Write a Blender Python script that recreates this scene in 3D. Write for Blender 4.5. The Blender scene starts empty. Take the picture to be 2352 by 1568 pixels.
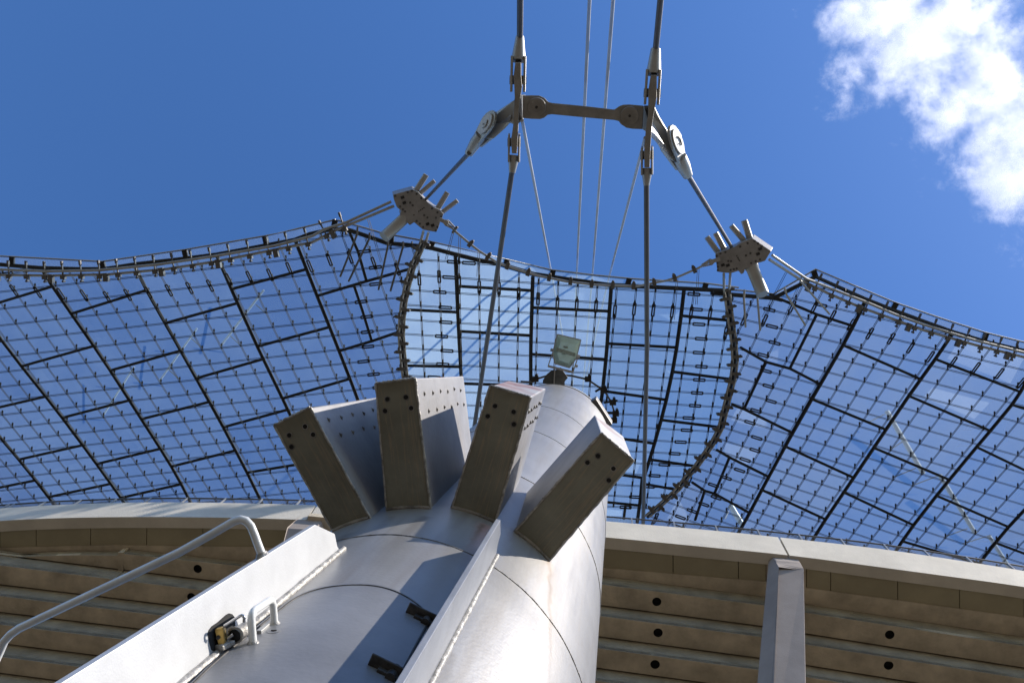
import bpy, bmesh, math, random
from mathutils import Vector, Matrix
random.seed(7)
sc = bpy.context.scene
C = sc.collection
# ---------------------------------------------------------------- camera
F = 2037.0; CX, CY = 1176.0, 784.0; W0 = 2352.0
CAM = Vector((0, 0, 1.6))
ZEN = (1350.0, 480.0)
_z = Vector((ZEN[0]-CX, CY-ZEN[1], -F)).normalized()
_y = Vector((0, -1, 0)); _y = (_y - _y.dot(_z)*_z).normalized()
_x = _y.cross(_z)
RW = Matrix((_x, _y, _z))
cd = bpy.data.cameras.new('camera'); cam = bpy.data.objects.new('camera', cd); C.objects.link(cam)
cam.matrix_world = Matrix.Translation(CAM) @ RW.to_4x4()
cd.sensor_width = 36.0; cd.lens = 36.0*F/W0; cd.clip_start = 0.05; cd.clip_end = 20000
sc.camera = cam
# ---------------------------------------------------------------- light
SUN_EL, SUN_AZ = math.radians(41), math.radians(19)     # azimuth from +X towards -Y
sdir = Vector((math.cos(SUN_EL)*math.cos(SUN_AZ), -math.cos(SUN_EL)*math.sin(SUN_AZ), math.sin(SUN_EL)))      # towards the sun
elev = math.asin(sdir.z); azi = math.atan2(sdir.x, sdir.y)
world = bpy.data.worlds.new('World'); sc.world = world; world.use_nodes = True
nt = world.node_tree; bg = nt.nodes['Background']
sky = nt.nodes.new('ShaderNodeTexSky'); sky.sky_type = 'NISHITA'; sky.sun_disc = False
sky.sun_elevation = elev; sky.sun_rotation = azi
sky.air_density = 1.0; sky.dust_density = 0.3; sky.ozone_density = 3.0; sky.altitude = 500
hs = nt.nodes.new('ShaderNodeHueSaturation'); hs.inputs['Saturation'].default_value = 1.21; hs.inputs['Hue'].default_value = .507
nt.links.new(sky.outputs[0], hs.inputs['Color']); nt.links.new(hs.outputs[0], bg.inputs[0]); bg.inputs[1].default_value = 0.15
sl = bpy.data.lights.new('sun', 'SUN'); sl.energy = 4.8; sl.angle = math.radians(0.53); sl.color = (1, 0.92, 0.82)
so = bpy.data.objects.new('sun', sl); C.objects.link(so)
so.rotation_euler = sdir.to_track_quat('Z', 'Y').to_euler()
sc.view_settings.view_transform = 'Standard'; sc.view_settings.look = 'None'
sc.view_settings.exposure = 0.56; sc.view_settings.gamma = 1; sc.view_settings.use_curve_mapping = False
sc.cycles.max_bounces = 8; sc.cycles.transparent_max_bounces = 24
sc.cycles.diffuse_bounces = 4
# ---------------------------------------------------------------- geometry helpers
def ray(u, v): return RW @ Vector(((u-CX)/F, (CY-v)/F, -1.0))
def PD(u, v, d): return CAM + ray(u, v)*d
def PH(u, v, h):
    r = ray(u, v); return CAM + r*(h/r.z)
def PP(u, v, o, n):
    r = ray(u, v); return CAM + r*((o-CAM).dot(n)/r.dot(n))
def z1(x, y): return (.4506*x, 488+.4506*y)
def z2(x, y): return (574.2+.2746*x, 459.3+.2746*y)
def z3(x, y): return (861.5+.4394*x, 488+.4394*y)
def z4(x, y): return (1579+.4945*x, 545.5+.4945*y)
def z5(x, y): return (832.6+.16476*x, 344.5+.16476*y)
def z6(x, y): return (1521.6+.16476*x, 459.3+.16476*y)
def z7(x, y): return (1033.6+.29286*x, .29286*y)
def z8(x, y): return (603+.4028*x, 775+.4028*y)
def zA(x, y): return (.3174*x, 1119.8+.3174*y)
def zB(x, y): return (401.9+.4394*x, 1148.4+.4394*y)
def zC(x, y): return (1349.5+.4263*x, 1119.8+.4263*y)
def zL(x, y): return (1205.8+.16476*x, 717.7+.16476*y)
def zK(x, y): return (430.6+.10986*x, 1349.4+.10986*y)

class MB:
    def __init__(s): s.v = []; s.f = []; s.sm = []
    def add(s, vs, fs, smooth=False):
        n = len(s.v); s.v += [tuple(p) for p in vs]
        s.f += [tuple(i+n for i in f) for f in fs]; s.sm += [smooth]*len(fs)
    def hexa(s, a, b):           # two quads of 4 points each (bottom, top)
        s.add(list(a)+list(b), [(3,2,1,0),(4,5,6,7),(0,1,5,4),(1,2,6,5),(2,3,7,6),(3,0,4,7)])
    def box(s, c, ex, ey, ez):   # centre, half vectors
        c = Vector(c)
        q = lambda k: [c-ex-ey+ez*k, c+ex-ey+ez*k, c+ex+ey+ez*k, c-ex+ey+ez*k]
        s.hexa(q(-1), q(1))
    def bar(s, a, b, w, h, up=Vector((0,0,1))):
        a = Vector(a); b = Vector(b); d = (b-a)
        if d.length < 1e-6: return
        x = d.cross(up)
        if x.length < 1e-6: x = d.cross(Vector((1,0,0)))
        x.normalize(); y = d.cross(x).normalized()
        s.box((a+b)/2, d/2, x*w/2, y*h/2)
    def prism(s, poly, off):     # polygon extruded by vector(s)
        n = len(poly); o = off if isinstance(off, list) else [Vector(p)+off for p in poly]
        s.add(list(poly)+list(o), [tuple(range(n))[::-1], tuple(range(n, 2*n))] + [(i, (i+1) % n, n+(i+1) % n, n+i) for i in range(n)])
    def tube(s, pts, r, n=8, cap=True, smooth=True):
        pts = [Vector(p) for p in pts]; m = len(pts)
        rs = r if isinstance(r, (list, tuple)) else [r]*m
        t0 = (pts[1]-pts[0]).normalized()
        a = t0.orthogonal().normalized(); vs = []
        for i, p in enumerate(pts):
            if i == 0: t = t0
            elif i == m-1: t = (pts[-1]-pts[-2]).normalized()
            else: t = ((pts[i]-pts[i-1]).normalized()+(pts[i+1]-pts[i]).normalized()).normalized()
            a = (a - a.dot(t)*t).normalized(); b = t.cross(a)
            for k in range(n):
                w = 2*math.pi*k/n; vs.append(p+(a*math.cos(w)+b*math.sin(w))*rs[i])
        fs = [(i*n+k, i*n+(k+1) % n, (i+1)*n+(k+1) % n, (i+1)*n+k) for i in range(m-1) for k in range(n)]
        s.add(vs, fs, smooth)
        if cap: s.add(vs[:n], [tuple(range(n))[::-1]]); s.add(vs[-n:], [tuple(range(n))])
    def disc(s, c, nrm, r, h, n=14, r2=None):
        c = Vector(c); nrm = Vector(nrm).normalized()
        s.tube([c, c+nrm*h], [r, r2 if r2 is not None else r], n)
    def build(s, name, mat, parent=None, bevel=0, kind=None, label=None):
        me = bpy.data.meshes.new(name); me.from_pydata(s.v, [], s.f)
        me.polygons.foreach_set('use_smooth', s.sm); me.materials.append(mat)
        o = bpy.data.objects.new(name, me); C.objects.link(o)
        bm = bmesh.new(); bm.from_mesh(me)
        bmesh.ops.remove_doubles(bm, verts=bm.verts, dist=1e-5) if not any(s.sm) else None
        bmesh.ops.recalc_face_normals(bm, faces=bm.faces); bm.to_mesh(me); bm.free()
        if bevel:
            md = o.modifiers.new('bevel', 'BEVEL'); md.width = bevel; md.segments = 2; md.limit_method = 'ANGLE'
        if parent: o.parent = parent; o.matrix_parent_inverse = parent.matrix_world.inverted()
        if kind: o['kind'] = kind
        if label: o['label'] = label
        return o
def tag(o, label, cat, group=None):
    o['label'] = label; o['category'] = cat
    if group: o['group'] = group
    return o
def thing(name, loc, label, cat, group=None):
    o = bpy.data.objects.new(name, None); C.objects.link(o); o.location = loc
    o.matrix_world = Matrix.Translation(loc)
    return tag(o, label, cat, group)
# ---------------------------------------------------------------- materials
def mat(name, col, rough=.6, metal=0, var=.15, scale=4, bump=0, bscale=40, col2=None, spec=.5, thr=(.4, .62), detail=5, stretch=None):
    col = tuple(c*.86 for c in col); col2 = tuple(c*.86 for c in col2) if col2 else None
    m = bpy.data.materials.new(name); m.use_nodes = True; t = m.node_tree; n = t.nodes; l = t.links
    b = n['Principled BSDF']; b.inputs['Roughness'].default_value = rough; b.inputs['Metallic'].default_value = metal
    b.inputs['Specular IOR Level'].default_value = spec
    g = n.new('ShaderNodeNewGeometry'); src = g.outputs['Position']
    if stretch:
        mp = n.new('ShaderNodeMapping'); mp.inputs['Scale'].default_value = stretch; l.new(src, mp.inputs[0]); src = mp.outputs[0]
    nz = n.new('ShaderNodeTexNoise'); nz.inputs['Scale'].default_value = scale; nz.inputs['Detail'].default_value = detail; nz.inputs['Roughness'].default_value = .62
    l.new(src, nz.inputs['Vector'])
    cr = n.new('ShaderNodeValToRGB'); e = cr.color_ramp.elements
    c2 = col2 or tuple(c*(1-var) for c in col)
    e[0].position, e[1].position = thr; e[0].color = (*c2, 1); e[1].color = (*[min(1, c*(1+var*.4)) for c in col], 1)
    l.new(nz.outputs[0], cr.inputs[0]); l.new(cr.outputs[0], b.inputs['Base Color'])
    if bump:
        n2 = n.new('ShaderNodeTexNoise'); n2.inputs['Scale'].default_value = bscale; n2.inputs['Detail'].default_value = 4; l.new(g.outputs['Position'], n2.inputs['Vector'])
        bp = n.new('ShaderNodeBump'); bp.inputs['Strength'].default_value = bump; bp.inputs['Distance'].default_value = .02
        l.new(n2.outputs[0], bp.inputs['Height']); l.new(bp.outputs[0], b.inputs['Normal'])
    return m
M = {}
M['steel'] = mat('painted_steel', (.385, .38, .375), .38, .35, .22, 2.2, .05, 60, thr=(.3, .7))
M['door'] = mat('hatch_steel', (.27, .272, .28), .45, .3, .25, 3.0, .05, 60, thr=(.3, .7))
M['plate'] = mat('plate_paint', (.55, .56, .57), .42, .15, .12, 6, .05, 160, thr=(.3, .65))
M['railpaint'] = mat('rail_paint', (.78, .79, .78), .35, .05, .1, 8, .05, 120)
M['plate2'] = mat('plate_paint_grey', (.33, .34, .36), .42, .3, .15, 6, .05, 160, thr=(.3, .65))
M['weld'] = mat('weld_bead', (.40, .385, .36), .5, .3, .5, 30, .45, 50, thr=(.35, .6))
M['rustseam'] = mat('weld_dirt', (.27, .25, .23), .6, .2, .5, 9, .6, 60)
M['galv'] = mat('galvanised_steel', (.42, .42, .41), .42, .45, .12, 1.5, .06, 60, thr=(.3,.7))
M['hub'] = mat('hub_casting', (.33, .325, .33), .5, .3, .3, 1.8, .25, 14, thr=(.3, .7))
M['link'] = mat('link_casting', (.30, .285, .265), .55, .2, .3, 3, .25, 25, thr=(.3, .7))
M['rope'] = mat('cable_wire', (.115, .11, .11), .45, .25, .15, 1.5, .1, 60)
M['rope_light'] = mat('bright_cable', (.60, .62, .63), .4, .4, .1, 1, .05, 60)
M['clampm'] = mat('clamp_steel', (.15, .145, .14), .5, .4, .3, 8)
M['boltm'] = mat('bolt_steel', (.10, .098, .10), .5, .4, .3, 8)
M['rubber'] = mat('rubber_joint', (.016, .015, .015), .7, 0, .3, 2)
M['netwire'] = mat('net_cable', (.028, .028, .032), .7, .1, .3, 3)
M['clip'] = mat('net_clip', (.022, .021, .022), .5, .2, .3, 3)
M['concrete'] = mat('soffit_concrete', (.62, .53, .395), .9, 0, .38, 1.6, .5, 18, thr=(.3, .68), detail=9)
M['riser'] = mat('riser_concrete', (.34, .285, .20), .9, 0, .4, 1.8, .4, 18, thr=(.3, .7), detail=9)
M['parapet'] = mat('parapet_concrete', (.70, .645, .545), .85, 0, .2, .9, .3, 25, thr=(.28, .7), detail=10)
M['panel'] = mat('soffit_board', (.40, .35, .23), .8, 0, .12, .8, .1, 20)
M['pillar'] = mat('pillar_concrete', (.37, .315, .28), .85, 0, .12, 1.2, .15, 40)
M['black'] = mat('dark_hole', (.01, .01, .01), .9, 0, .1, 2)
M['fence'] = mat('fence_wire', (.13, .13, .13), .5, .4, .2, 3)
M['brass'] = mat('brass', (.62, .42, .13), .35, .75, .2, 50)
M['chrome'] = mat('chrome', (.55, .55, .57), .18, 1, .1, 50)
M['hinge'] = mat('dirty_hinge', (.06, .055, .05), .6, .3, .5, 40)
M['lampwhite'] = mat('lamp_reflector', (.86, .88, .84), .35, .0, .1, 15)
M['lampbody'] = mat('lamp_housing', (.10, .105, .10), .5, .3, .3, 15)
M['ground'] = mat('paving', (.125, .105, .075), .95, 0, .2, .5, .3, 8)
M['ground'].node_tree.nodes['Principled BSDF'].inputs['Specular IOR Level'].default_value = .2

def box_mat():
    """bracket paint: pale grey with rust runs, grime along the welds and a red-primer patch at the tip"""
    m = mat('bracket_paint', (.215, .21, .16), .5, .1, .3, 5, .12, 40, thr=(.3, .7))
    t = m.node_tree; n = t.nodes; l = t.links; b = n['Principled BSDF']
    base = b.inputs['Base Color'].links[0].from_socket
    tc = n.new('ShaderNodeUVMap'); mp = n.new('ShaderNodeMapping'); mp.inputs['Scale'].default_value = (3.2, .55, 1)
    l.new(tc.outputs[0], mp.inputs[0]); nz = n.new('ShaderNodeTexNoise'); nz.inputs['Scale'].default_value = 1.6; nz.inputs['Detail'].default_value = 5; nz.inputs['Distortion'].default_value = .6
    l.new(mp.outputs[0], nz.inputs[0])
    cr = n.new('ShaderNodeValToRGB'); e = cr.color_ramp.elements; e[0].position = .485; e[0].color = (0,0,0,1); e[1].position = .503; e[1].color = (1,1,1,1)
    e2 = cr.color_ramp.elements.new(.52); e2.color = (0,0,0,1)
    l.new(nz.outputs[0], cr.inputs[0])
    mx = n.new('ShaderNodeMixRGB'); mx.inputs[2].default_value = (.36, .25, .15, 1)
    mul = n.new('ShaderNodeMath'); mul.operation = 'MULTIPLY'; mul.inputs[1].default_value = .38; l.new(cr.outputs[0], mul.inputs[0])
    l.new(mul.outputs[0], mx.inputs[0]); l.new(base, mx.inputs[1])
    # grime at uv edges
    sx = n.new('ShaderNodeSeparateXYZ'); l.new(tc.outputs[0], sx.inputs[0])
    def edge(o):
        a = n.new('ShaderNodeMath'); a.operation = 'SUBTRACT'; a.inputs[1].default_value = .5; l.new(o, a.inputs[0])
        c = n.new('ShaderNodeMath'); c.operation = 'ABSOLUTE'; l.new(a.outputs[0], c.inputs[0]); return c.outputs[0]
    mxx = n.new('ShaderNodeMath'); mxx.operation = 'MAXIMUM'; l.new(edge(sx.outputs[0]), mxx.inputs[0]); l.new(edge(sx.outputs[1]), mxx.inputs[1])
    n3 = n.new('ShaderNodeTexNoise'); n3.inputs['Scale'].default_value = 14; g = n.new('ShaderNodeNewGeometry'); l.new(g.outputs['Position'], n3.inputs[0])
    ad = n.new('ShaderNodeMath'); ad.operation = 'MULTIPLY_ADD'; ad.inputs[1].default_value = .16; l.new(n3.outputs[0], ad.inputs[0]); l.new(mxx.outputs[0], ad.inputs[2])
    r2 = n.new('ShaderNodeMapRange'); r2.inputs[1].default_value = .50; r2.inputs[2].default_value = .60; l.new(ad.outputs[0], r2.inputs[0])
    mx2 = n.new('ShaderNodeMixRGB'); mx2.inputs[2].default_value = (.13, .115, .075, 1)
    m5 = n.new('ShaderNodeMath'); m5.operation = 'MULTIPLY'; m5.inputs[1].default_value = .75; l.new(r2.outputs[0], m5.inputs[0])
    l.new(m5.outputs[0], mx2.inputs[0]); l.new(mx.outputs[0], mx2.inputs[1])
    l.new(mx2.outputs[0], b.inputs['Base Color'])
    return m
M['box'] = box_mat()
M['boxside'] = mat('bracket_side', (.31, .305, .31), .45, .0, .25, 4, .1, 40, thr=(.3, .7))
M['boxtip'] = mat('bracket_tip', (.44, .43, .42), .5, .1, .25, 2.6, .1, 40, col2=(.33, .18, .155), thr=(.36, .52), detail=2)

def glass(name, tint, milk, amount, gloss=.08):
    m = bpy.data.materials.new(name); m.use_nodes = True; t = m.node_tree; n = t.nodes; l = t.links
    for x in list(n): n.remove(x)
    out = n.new('ShaderNodeOutputMaterial'); tr = n.new('ShaderNodeBsdfTransparent'); tl = n.new('ShaderNodeBsdfTranslucent')
    df = n.new('ShaderNodeBsdfDiffuse'); gl = n.new('ShaderNodeBsdfGlossy'); gl.inputs['Roughness'].default_value = .38
    g = n.new('ShaderNodeNewGeometry'); nz = n.new('ShaderNodeTexNoise'); nz.inputs['Scale'].default_value = .6; nz.inputs['Detail'].default_value = 9
    l.new(g.outputs['Position'], nz.inputs[0])
    tr.inputs[0].default_value = (*tint, 1); tl.inputs[0].default_value = (*milk, 1); df.inputs[0].default_value = (*milk, 1)
    m1 = n.new('ShaderNodeMixShader'); m1.inputs[0].default_value = .35; l.new(tl.outputs[0], m1.inputs[1]); l.new(df.outputs[0], m1.inputs[2])
    mr = n.new('ShaderNodeMapRange'); mr.inputs[1].default_value = .3; mr.inputs[2].default_value = .7; mr.inputs[3].default_value = amount*.75; mr.inputs[4].default_value = amount*1.25
    oi = n.new('ShaderNodeObjectInfo'); ad = n.new('ShaderNodeMath'); ad.operation = 'MULTIPLY_ADD'; ad.inputs[1].default_value = .5; l.new(oi.outputs['Random'], ad.inputs[0]); 
    l.new(nz.outputs[0], ad.inputs[2]); sb = n.new('ShaderNodeMath'); sb.operation = 'SUBTRACT'; sb.inputs[1].default_value = .25; l.new(ad.outputs[0], sb.inputs[0]); l.new(sb.outputs[0], mr.inputs[0])
    m2 = n.new('ShaderNodeMixShader'); l.new(mr.outputs[0], m2.inputs[0]); l.new(tr.outputs[0], m2.inputs[1]); l.new(m1.outputs[0], m2.inputs[2])
    fr = n.new('ShaderNodeFresnel'); fr.inputs[0].default_value = 1.3
    m3 = n.new('ShaderNodeMixShader'); l.new(fr.outputs[0], m3.inputs[0]); l.new(m2.outputs[0], m3.inputs[1]); l.new(gl.outputs[0], m3.inputs[2])
    l.new(m3.outputs[0], out.inputs[0]); return m
M['pane_left'] = glass('acrylic_dim_scatter', (.77, .85, .92), (.46, .58, .70), .085)  # left bay's weaker sun scatter is put into the tint and milk colour
M['pane_mid'] = glass('acrylic_bright_scatter', (.97, 1.0, 1.0), (.72, .90, 1.0), .16)  # middle bay's strongest sun scatter is put into the tint and milk colour
M['pane_right'] = glass('acrylic_pale_scatter', (.86, .92, .95), (.74, .80, .83), .175)  # right bay's greyish-pale sun scatter is put into the tint and milk colour
M['lampglass'] = glass('lamp_glass', (.90, .94, .92), (.6, .64, .6), .2)
M['lampmilk'] = glass('lamp_milky_shell', (.6, .65, .62), (.62, .68, .63), .65)
# ---------------------------------------------------------------- ground
g = MB(); S = 3000; g.add([(-S,-S,0),(S,-S,0),(S,S,0),(-S,S,0)], [(0,1,2,3)])
g.build('ground', M['ground'], kind='structure')
# ---------------------------------------------------------------- cloud
def cloud():
    N = 9; H0 = 1500.0; b = MB()
    for k in range(N):
        h = H0+k*16
        cs = [PH(u, v, h) for u, v in ((1700,-420),(3000,-420),(3000,760),(1700,760))]
        b.add(cs, [(0,1,2,3)])
    m = bpy.data.materials.new('cloud_vapour'); m.use_nodes = True; t = m.node_tree; n = t.nodes; l = t.links
    for x in list(n): n.remove(x)
    out = n.new('ShaderNodeOutputMaterial'); g = n.new('ShaderNodeNewGeometry')
    def noise(scale, det, rough, off, dist=0):
        mp = n.new('ShaderNodeMapping'); mp.inputs['Location'].default_value = off; l.new(g.outputs['Position'], mp.inputs[0])
        z = n.new('ShaderNodeTexNoise'); z.inputs['Scale'].default_value = scale; z.inputs['Detail'].default_value = det; z.inputs['Roughness'].default_value = rough; z.inputs['Distortion'].default_value = dist
        l.new(mp.outputs[0], z.inputs[0]); return z.outputs[0]
    def math_(op, a, b_=None, c=None):
        x = n.new('ShaderNodeMath'); x.operation = op
        for i, q in enumerate((a, b_, c)):
            if q is None: continue
            if isinstance(q, (int, float)): x.inputs[i].default_value = q
            else: l.new(q, x.inputs[i])
        return x.outputs[0]
    blobs = [(1960,40,75),(1950,180,70),(2040,30,100),(2060,140,90),(2150,110,130),(2230,70,130),(2010,215,50),(2130,210,75),(2220,240,110),(2275,330,100),(2300,420,80),(2400,300,190),(2460,420,150),(2300,200,120),(2560,150,230),(2700,330,230),(2100,-120,170),(2300,-260,160),(2480,-100,110)]
    px = H0/F*1.03; acc = None
    for u, v, r in blobs:
        p = PH(u, v, H0+60); d = n.new('ShaderNodeVectorMath'); d.operation = 'DISTANCE'; l.new(g.outputs['Position'], d.inputs[0]); d.inputs[1].default_value = p
        q = math_('MULTIPLY_ADD', d.outputs['Value'], -1/(r*px), 1.0)
        acc = q if acc is None else math_('SMOOTH_MAX', acc, q, .25)
    n1 = noise(.012, 9, .62, (11,5,0), .35); n2 = noise(.05, 7, .65, (3,9,0), .2)
    d = math_('ADD', acc, math_('MULTIPLY', math_('SUBTRACT', n1, .5), 3.2)); d = math_('ADD', d, math_('MULTIPLY', math_('SUBTRACT', n2, .5), 1.3))
    a = n.new('ShaderNodeMapRange'); a.interpolation_type = 'SMOOTHSTEP'; l.new(d, a.inputs[0]); a.inputs[1].default_value = -.02; a.inputs[2].default_value = 1.7; a.inputs[4].default_value = .46
    tl = n.new('ShaderNodeBsdfTranslucent'); df = n.new('ShaderNodeBsdfDiffuse'); tl.inputs[0].default_value = df.inputs[0].default_value = (1,1,1,1)
    mx = n.new('ShaderNodeMixShader'); mx.inputs[0].default_value = .1; l.new(tl.outputs[0], mx.inputs[1]); l.new(df.outputs[0], mx.inputs[2])
    tr = n.new('ShaderNodeBsdfTransparent'); m2 = n.new('ShaderNodeMixShader'); l.new(a.outputs[0], m2.inputs[0]); l.new(tr.outputs[0], m2.inputs[1]); l.new(mx.outputs[0], m2.inputs[2])
    l.new(m2.outputs[0], out.inputs[0])
    b.build('cloud', m, kind='stuff')
cloud()
# ---------------------------------------------------------------- stadium stand
stand = thing('stadium_stand', PH(1300, 1500, 0), 'beige concrete stadium stand seen from below, stepped underside and sunlit edge beam', 'stadium stand')
HB, HT = 20.0, 21.08
topc = [(-420,1215),(-200,1185),(0,1166),(159,1157),(349,1152),(571,1155),(727,1159.5),(1000,1170),(1200,1181),(1396,1196.5),(1648,1218),(1789,1233),(2032,1260),(2352,1309.5),(2600,1356),(2800,1400)]
botc = [(-420,1246),(-200,1214),(0,1194),(159,1188),(317,1186),(540,1188),(703,1193),(1000,1205),(1200,1217),(1394,1233),(1648,1258),(1811,1273.5),(2032,1303),(2352,1346),(2600,1390),(2800,1432)]
def interp(c, x):
    for (x0, y0), (x1, y1) in zip(c, c[1:]):
        if x0 <= x <= x1:
            return y0+(y1-y0)*(x-x0)/(x1-x0)
    return c[0][1] if x < c[0][0] else c[-1][1]
def smooth(c, x):
    return sum(interp(c, x+d)*w for d, w in ((-90,.15),(-45,.2),(0,.3),(45,.2),(90,.15)))
inward = (PH(1300,1500,HB)-PH(1300,1400,HB)).normalized()
segs = [((-400,-400),(725,703)), ((729,706),(1787,1809)), ((1792,1814),(2780,2780))]
for (ta, ba), (tb, bb) in segs:
    b = MB(); N = 26
    T = [PH(ta+(tb-ta)*i/N, smooth(topc, ta+(tb-ta)*i/N), HT) for i in range(N+1)]
    B = [PH(ba+(bb-ba)*i/N, smooth(botc, ba+(bb-ba)*i/N), HB) for i in range(N+1)]
    for i in range(N):
        th = inward*.28
        b.hexa([B[i], B[i+1], B[i+1]+th, B[i]+th], [T[i], T[i+1], T[i+1]+th, T[i]+th])
    b.build('edge_beam', M['parapet'], stand)
# soffit behind the edge beam with boarded recess
def curve_line(c, x): return smooth(c, x)
soff_in = {0: lambda x: interp([(-400,1300),(-100,1279),(0,1271),(159,1263),(285,1264)], x) if x < 286 else 1259+(x-286)*.105,
           1: lambda x: 1322+(x-1388)*.128, 2: lambda x: 1372+(x-1852)*.140}
pan_top = {0: lambda x: smooth(botc, x)+14, 1: lambda x: 1247.7+(x-1394)*.0925, 2: lambda x: 1292+(x-1853)*.134}
pan_bot = {0: lambda x: interp([(-400,1290),(-100,1266),(0,1258),(250,1251.5),(587,1256),(720,1262)], x), 1: lambda x: 1305+(x-1392)*.083, 2: lambda x: 1350+(x-1853)*.136}
spans = {0: (-400, 702), 1: (707, 1806), 2: (1846, 2780)}
panspan = {0: ([-400,-250,-115,0,83,208,337,466,587,657], None), 1: ([790,930,1080,1230,1384,1546,1696,1760], None), 2: ([1852,1908,2062,2204,2352,2500,2650,2780], None)}
def strip(name, f0, f1, x0, x1, h, th, m, n=20, sh0=0, sh1=0):
    b = MB(); q = []
    for i in range(n+1):
        x = x0+(x1-x0)*i/n; q.append((PH(x, f0(x)+sh0, h), PH(x, f1(x)+sh1, h)))
    up = Vector((0,0,th))
    for (a, c), (d, e) in zip(q, q[1:]):
        b.hexa([a, d, e, c], [a+up, d+up, e+up, c+up])
    return b.build(name, m, stand)
for k in range(3):
    x0, x1 = spans[k]
    strip('soffit_rim', lambda x: smooth(botc, x), pan_top[k], x0, x1, HB+.001, .2, M['concrete'], sh0=6, sh1=0)
    strip('soffit_rim', pan_bot[k], soff_in[k], x0, x1, HB+.001, .2, M['concrete'])
    xs = panspan[k][0]
    for a, c in zip(xs, xs[1:]):
        strip('soffit_board', pan_top[k], pan_bot[k], a+.9, c-.9, HB+.035+random.uniform(-.004,.004), .1, M['panel'], 3, 1.2, -1.2)
    if xs[-1] < x1: strip('soffit_rim', pan_top[k], pan_bot[k], xs[-1]+1, x1, HB+.002, .2, M['concrete'], 3)
    if xs[0] > x0: strip('soffit_rim', pan_top[k], pan_bot[k], x0, xs[0]-1, HB+.002, .2, M['concrete'], 3)
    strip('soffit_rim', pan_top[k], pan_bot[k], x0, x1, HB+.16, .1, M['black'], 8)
# stepped rows
RH = .5
def soffit(outer, inner, h, hole=None):
    """outer/inner: lists of XY points (same count); slab bottom at height h, optional round drain hole"""
    b = MB(); z = CAM.z+h; up = Vector((0,0,.12))
    for i in range(len(outer)-1):
        q = [outer[i], outer[i+1], inner[i+1], inner[i]]
        q = [Vector((p.x, p.y, z)) for p in q]
        if hole and i == hole[2]:
            c = Vector((hole[0].x, hole[0].y, z)); r = hole[1]; n = 20
            ang = lambda p: math.atan2(p.y-c.y, p.x-c.x)
            ring = [c+Vector((math.cos(2*math.pi*j/n), math.sin(2*math.pi*j/n), 0))*r for j in range(n)]
            # sort quad corners by angle; connect sectors
            vs = ring+q; fs = []
            near = [min(range(n), key=lambda j: (ring[j]-p).length) for p in q]
            for e in range(4):
                a, d = near[e], near[(e+1) % 4]
                step = 1 if ((d-a) % n) <= n//2 else -1
                seq = [a]; j = a
                while j != d: j = (j+step) % n; seq.append(j)
                fs.append(tuple([n+(e+1) % 4, n+e]+seq))
            b.add(vs, fs); b.add([p+up for p in q], [(0,1,2,3)])
            for e in range(4): b.add([q[e], q[(e+1) % 4], q[(e+1) % 4]+up, q[e]+up], [(0,1,2,3)])
        else: b.hexa(q, [p+up for p in q])
    return b
def row(fin, fout, x0, x1, h, hprev, kx=8, hole=None, split=None):
    """a precast step: soffit at h between fout (at hprev) and fin (at h); riser hanging below fin"""
    xs = [x0+(x1-x0)*i/kx for i in range(kx+1)]
    inner = [PH(x, fin(x), h) for x in xs]; outer = []
    for p in inner:                      # matching point on the outer line, straight out
        best = None
        xx = p; o0 = PH(x0, fout(x0), hprev); 
        outer.append(None)
    out_pts = [PH(x, fout(x), hprev) for x in xs]
    outer = out_pts
    ho = None
    if hole:
        hp = PH(hole[0], hole[1], h); seg = None
        for i in range(kx):
            if xs[i] <= hole[0] <= xs[i+1]: seg = i
        ho = (hp, .105, seg)
    gap = inward*.034
    b = soffit(outer, [p-gap for p in inner], h, ho)
    o = b.build('step_soffit', M['concrete'], stand)
    if ho:
        d = MB(); c = ho[0]; z = Vector((c.x, c.y, CAM.z+h)); n = 20
        r0 = [z+Vector((math.cos(2*math.pi*j/n), math.sin(2*math.pi*j/n), 0))*.104 for j in range(n)]
        d.add(r0+[p+Vector((0,0,.115)) for p in r0], [(j, (j+1) % n, n+(j+1) % n, n+j) for j in range(n)]+[tuple(range(n, 2*n))], False)
        d.build('drain_hole', M['black'], o)
    b = MB()
    for a, c in zip(inner, inner[1:]):
        a = Vector((a.x, a.y, 0)); c = Vector((c.x, c.y, 0)); zt = Vector((0,0,CAM.z+h+.1)); zb = Vector((0,0,CAM.z+h-RH+.006))
        t = inward*.1; s = -gap*1.5
        b.hexa([a+zb, c+zb, c+t+zb, a+t+zb], [a+zt, c+zt, c+t+zt, a+t+zt])
        b.hexa([a+s+zt, c+s+zt, c+t+zt, a+t+zt], [p+Vector((0,0,.06)) for p in (a+s+zt, c+s+zt, c+t+zt, a+t+zt)])
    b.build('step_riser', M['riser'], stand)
ln = lambda x0, y0, s: (lambda x: y0+(x-x0)*s)
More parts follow.
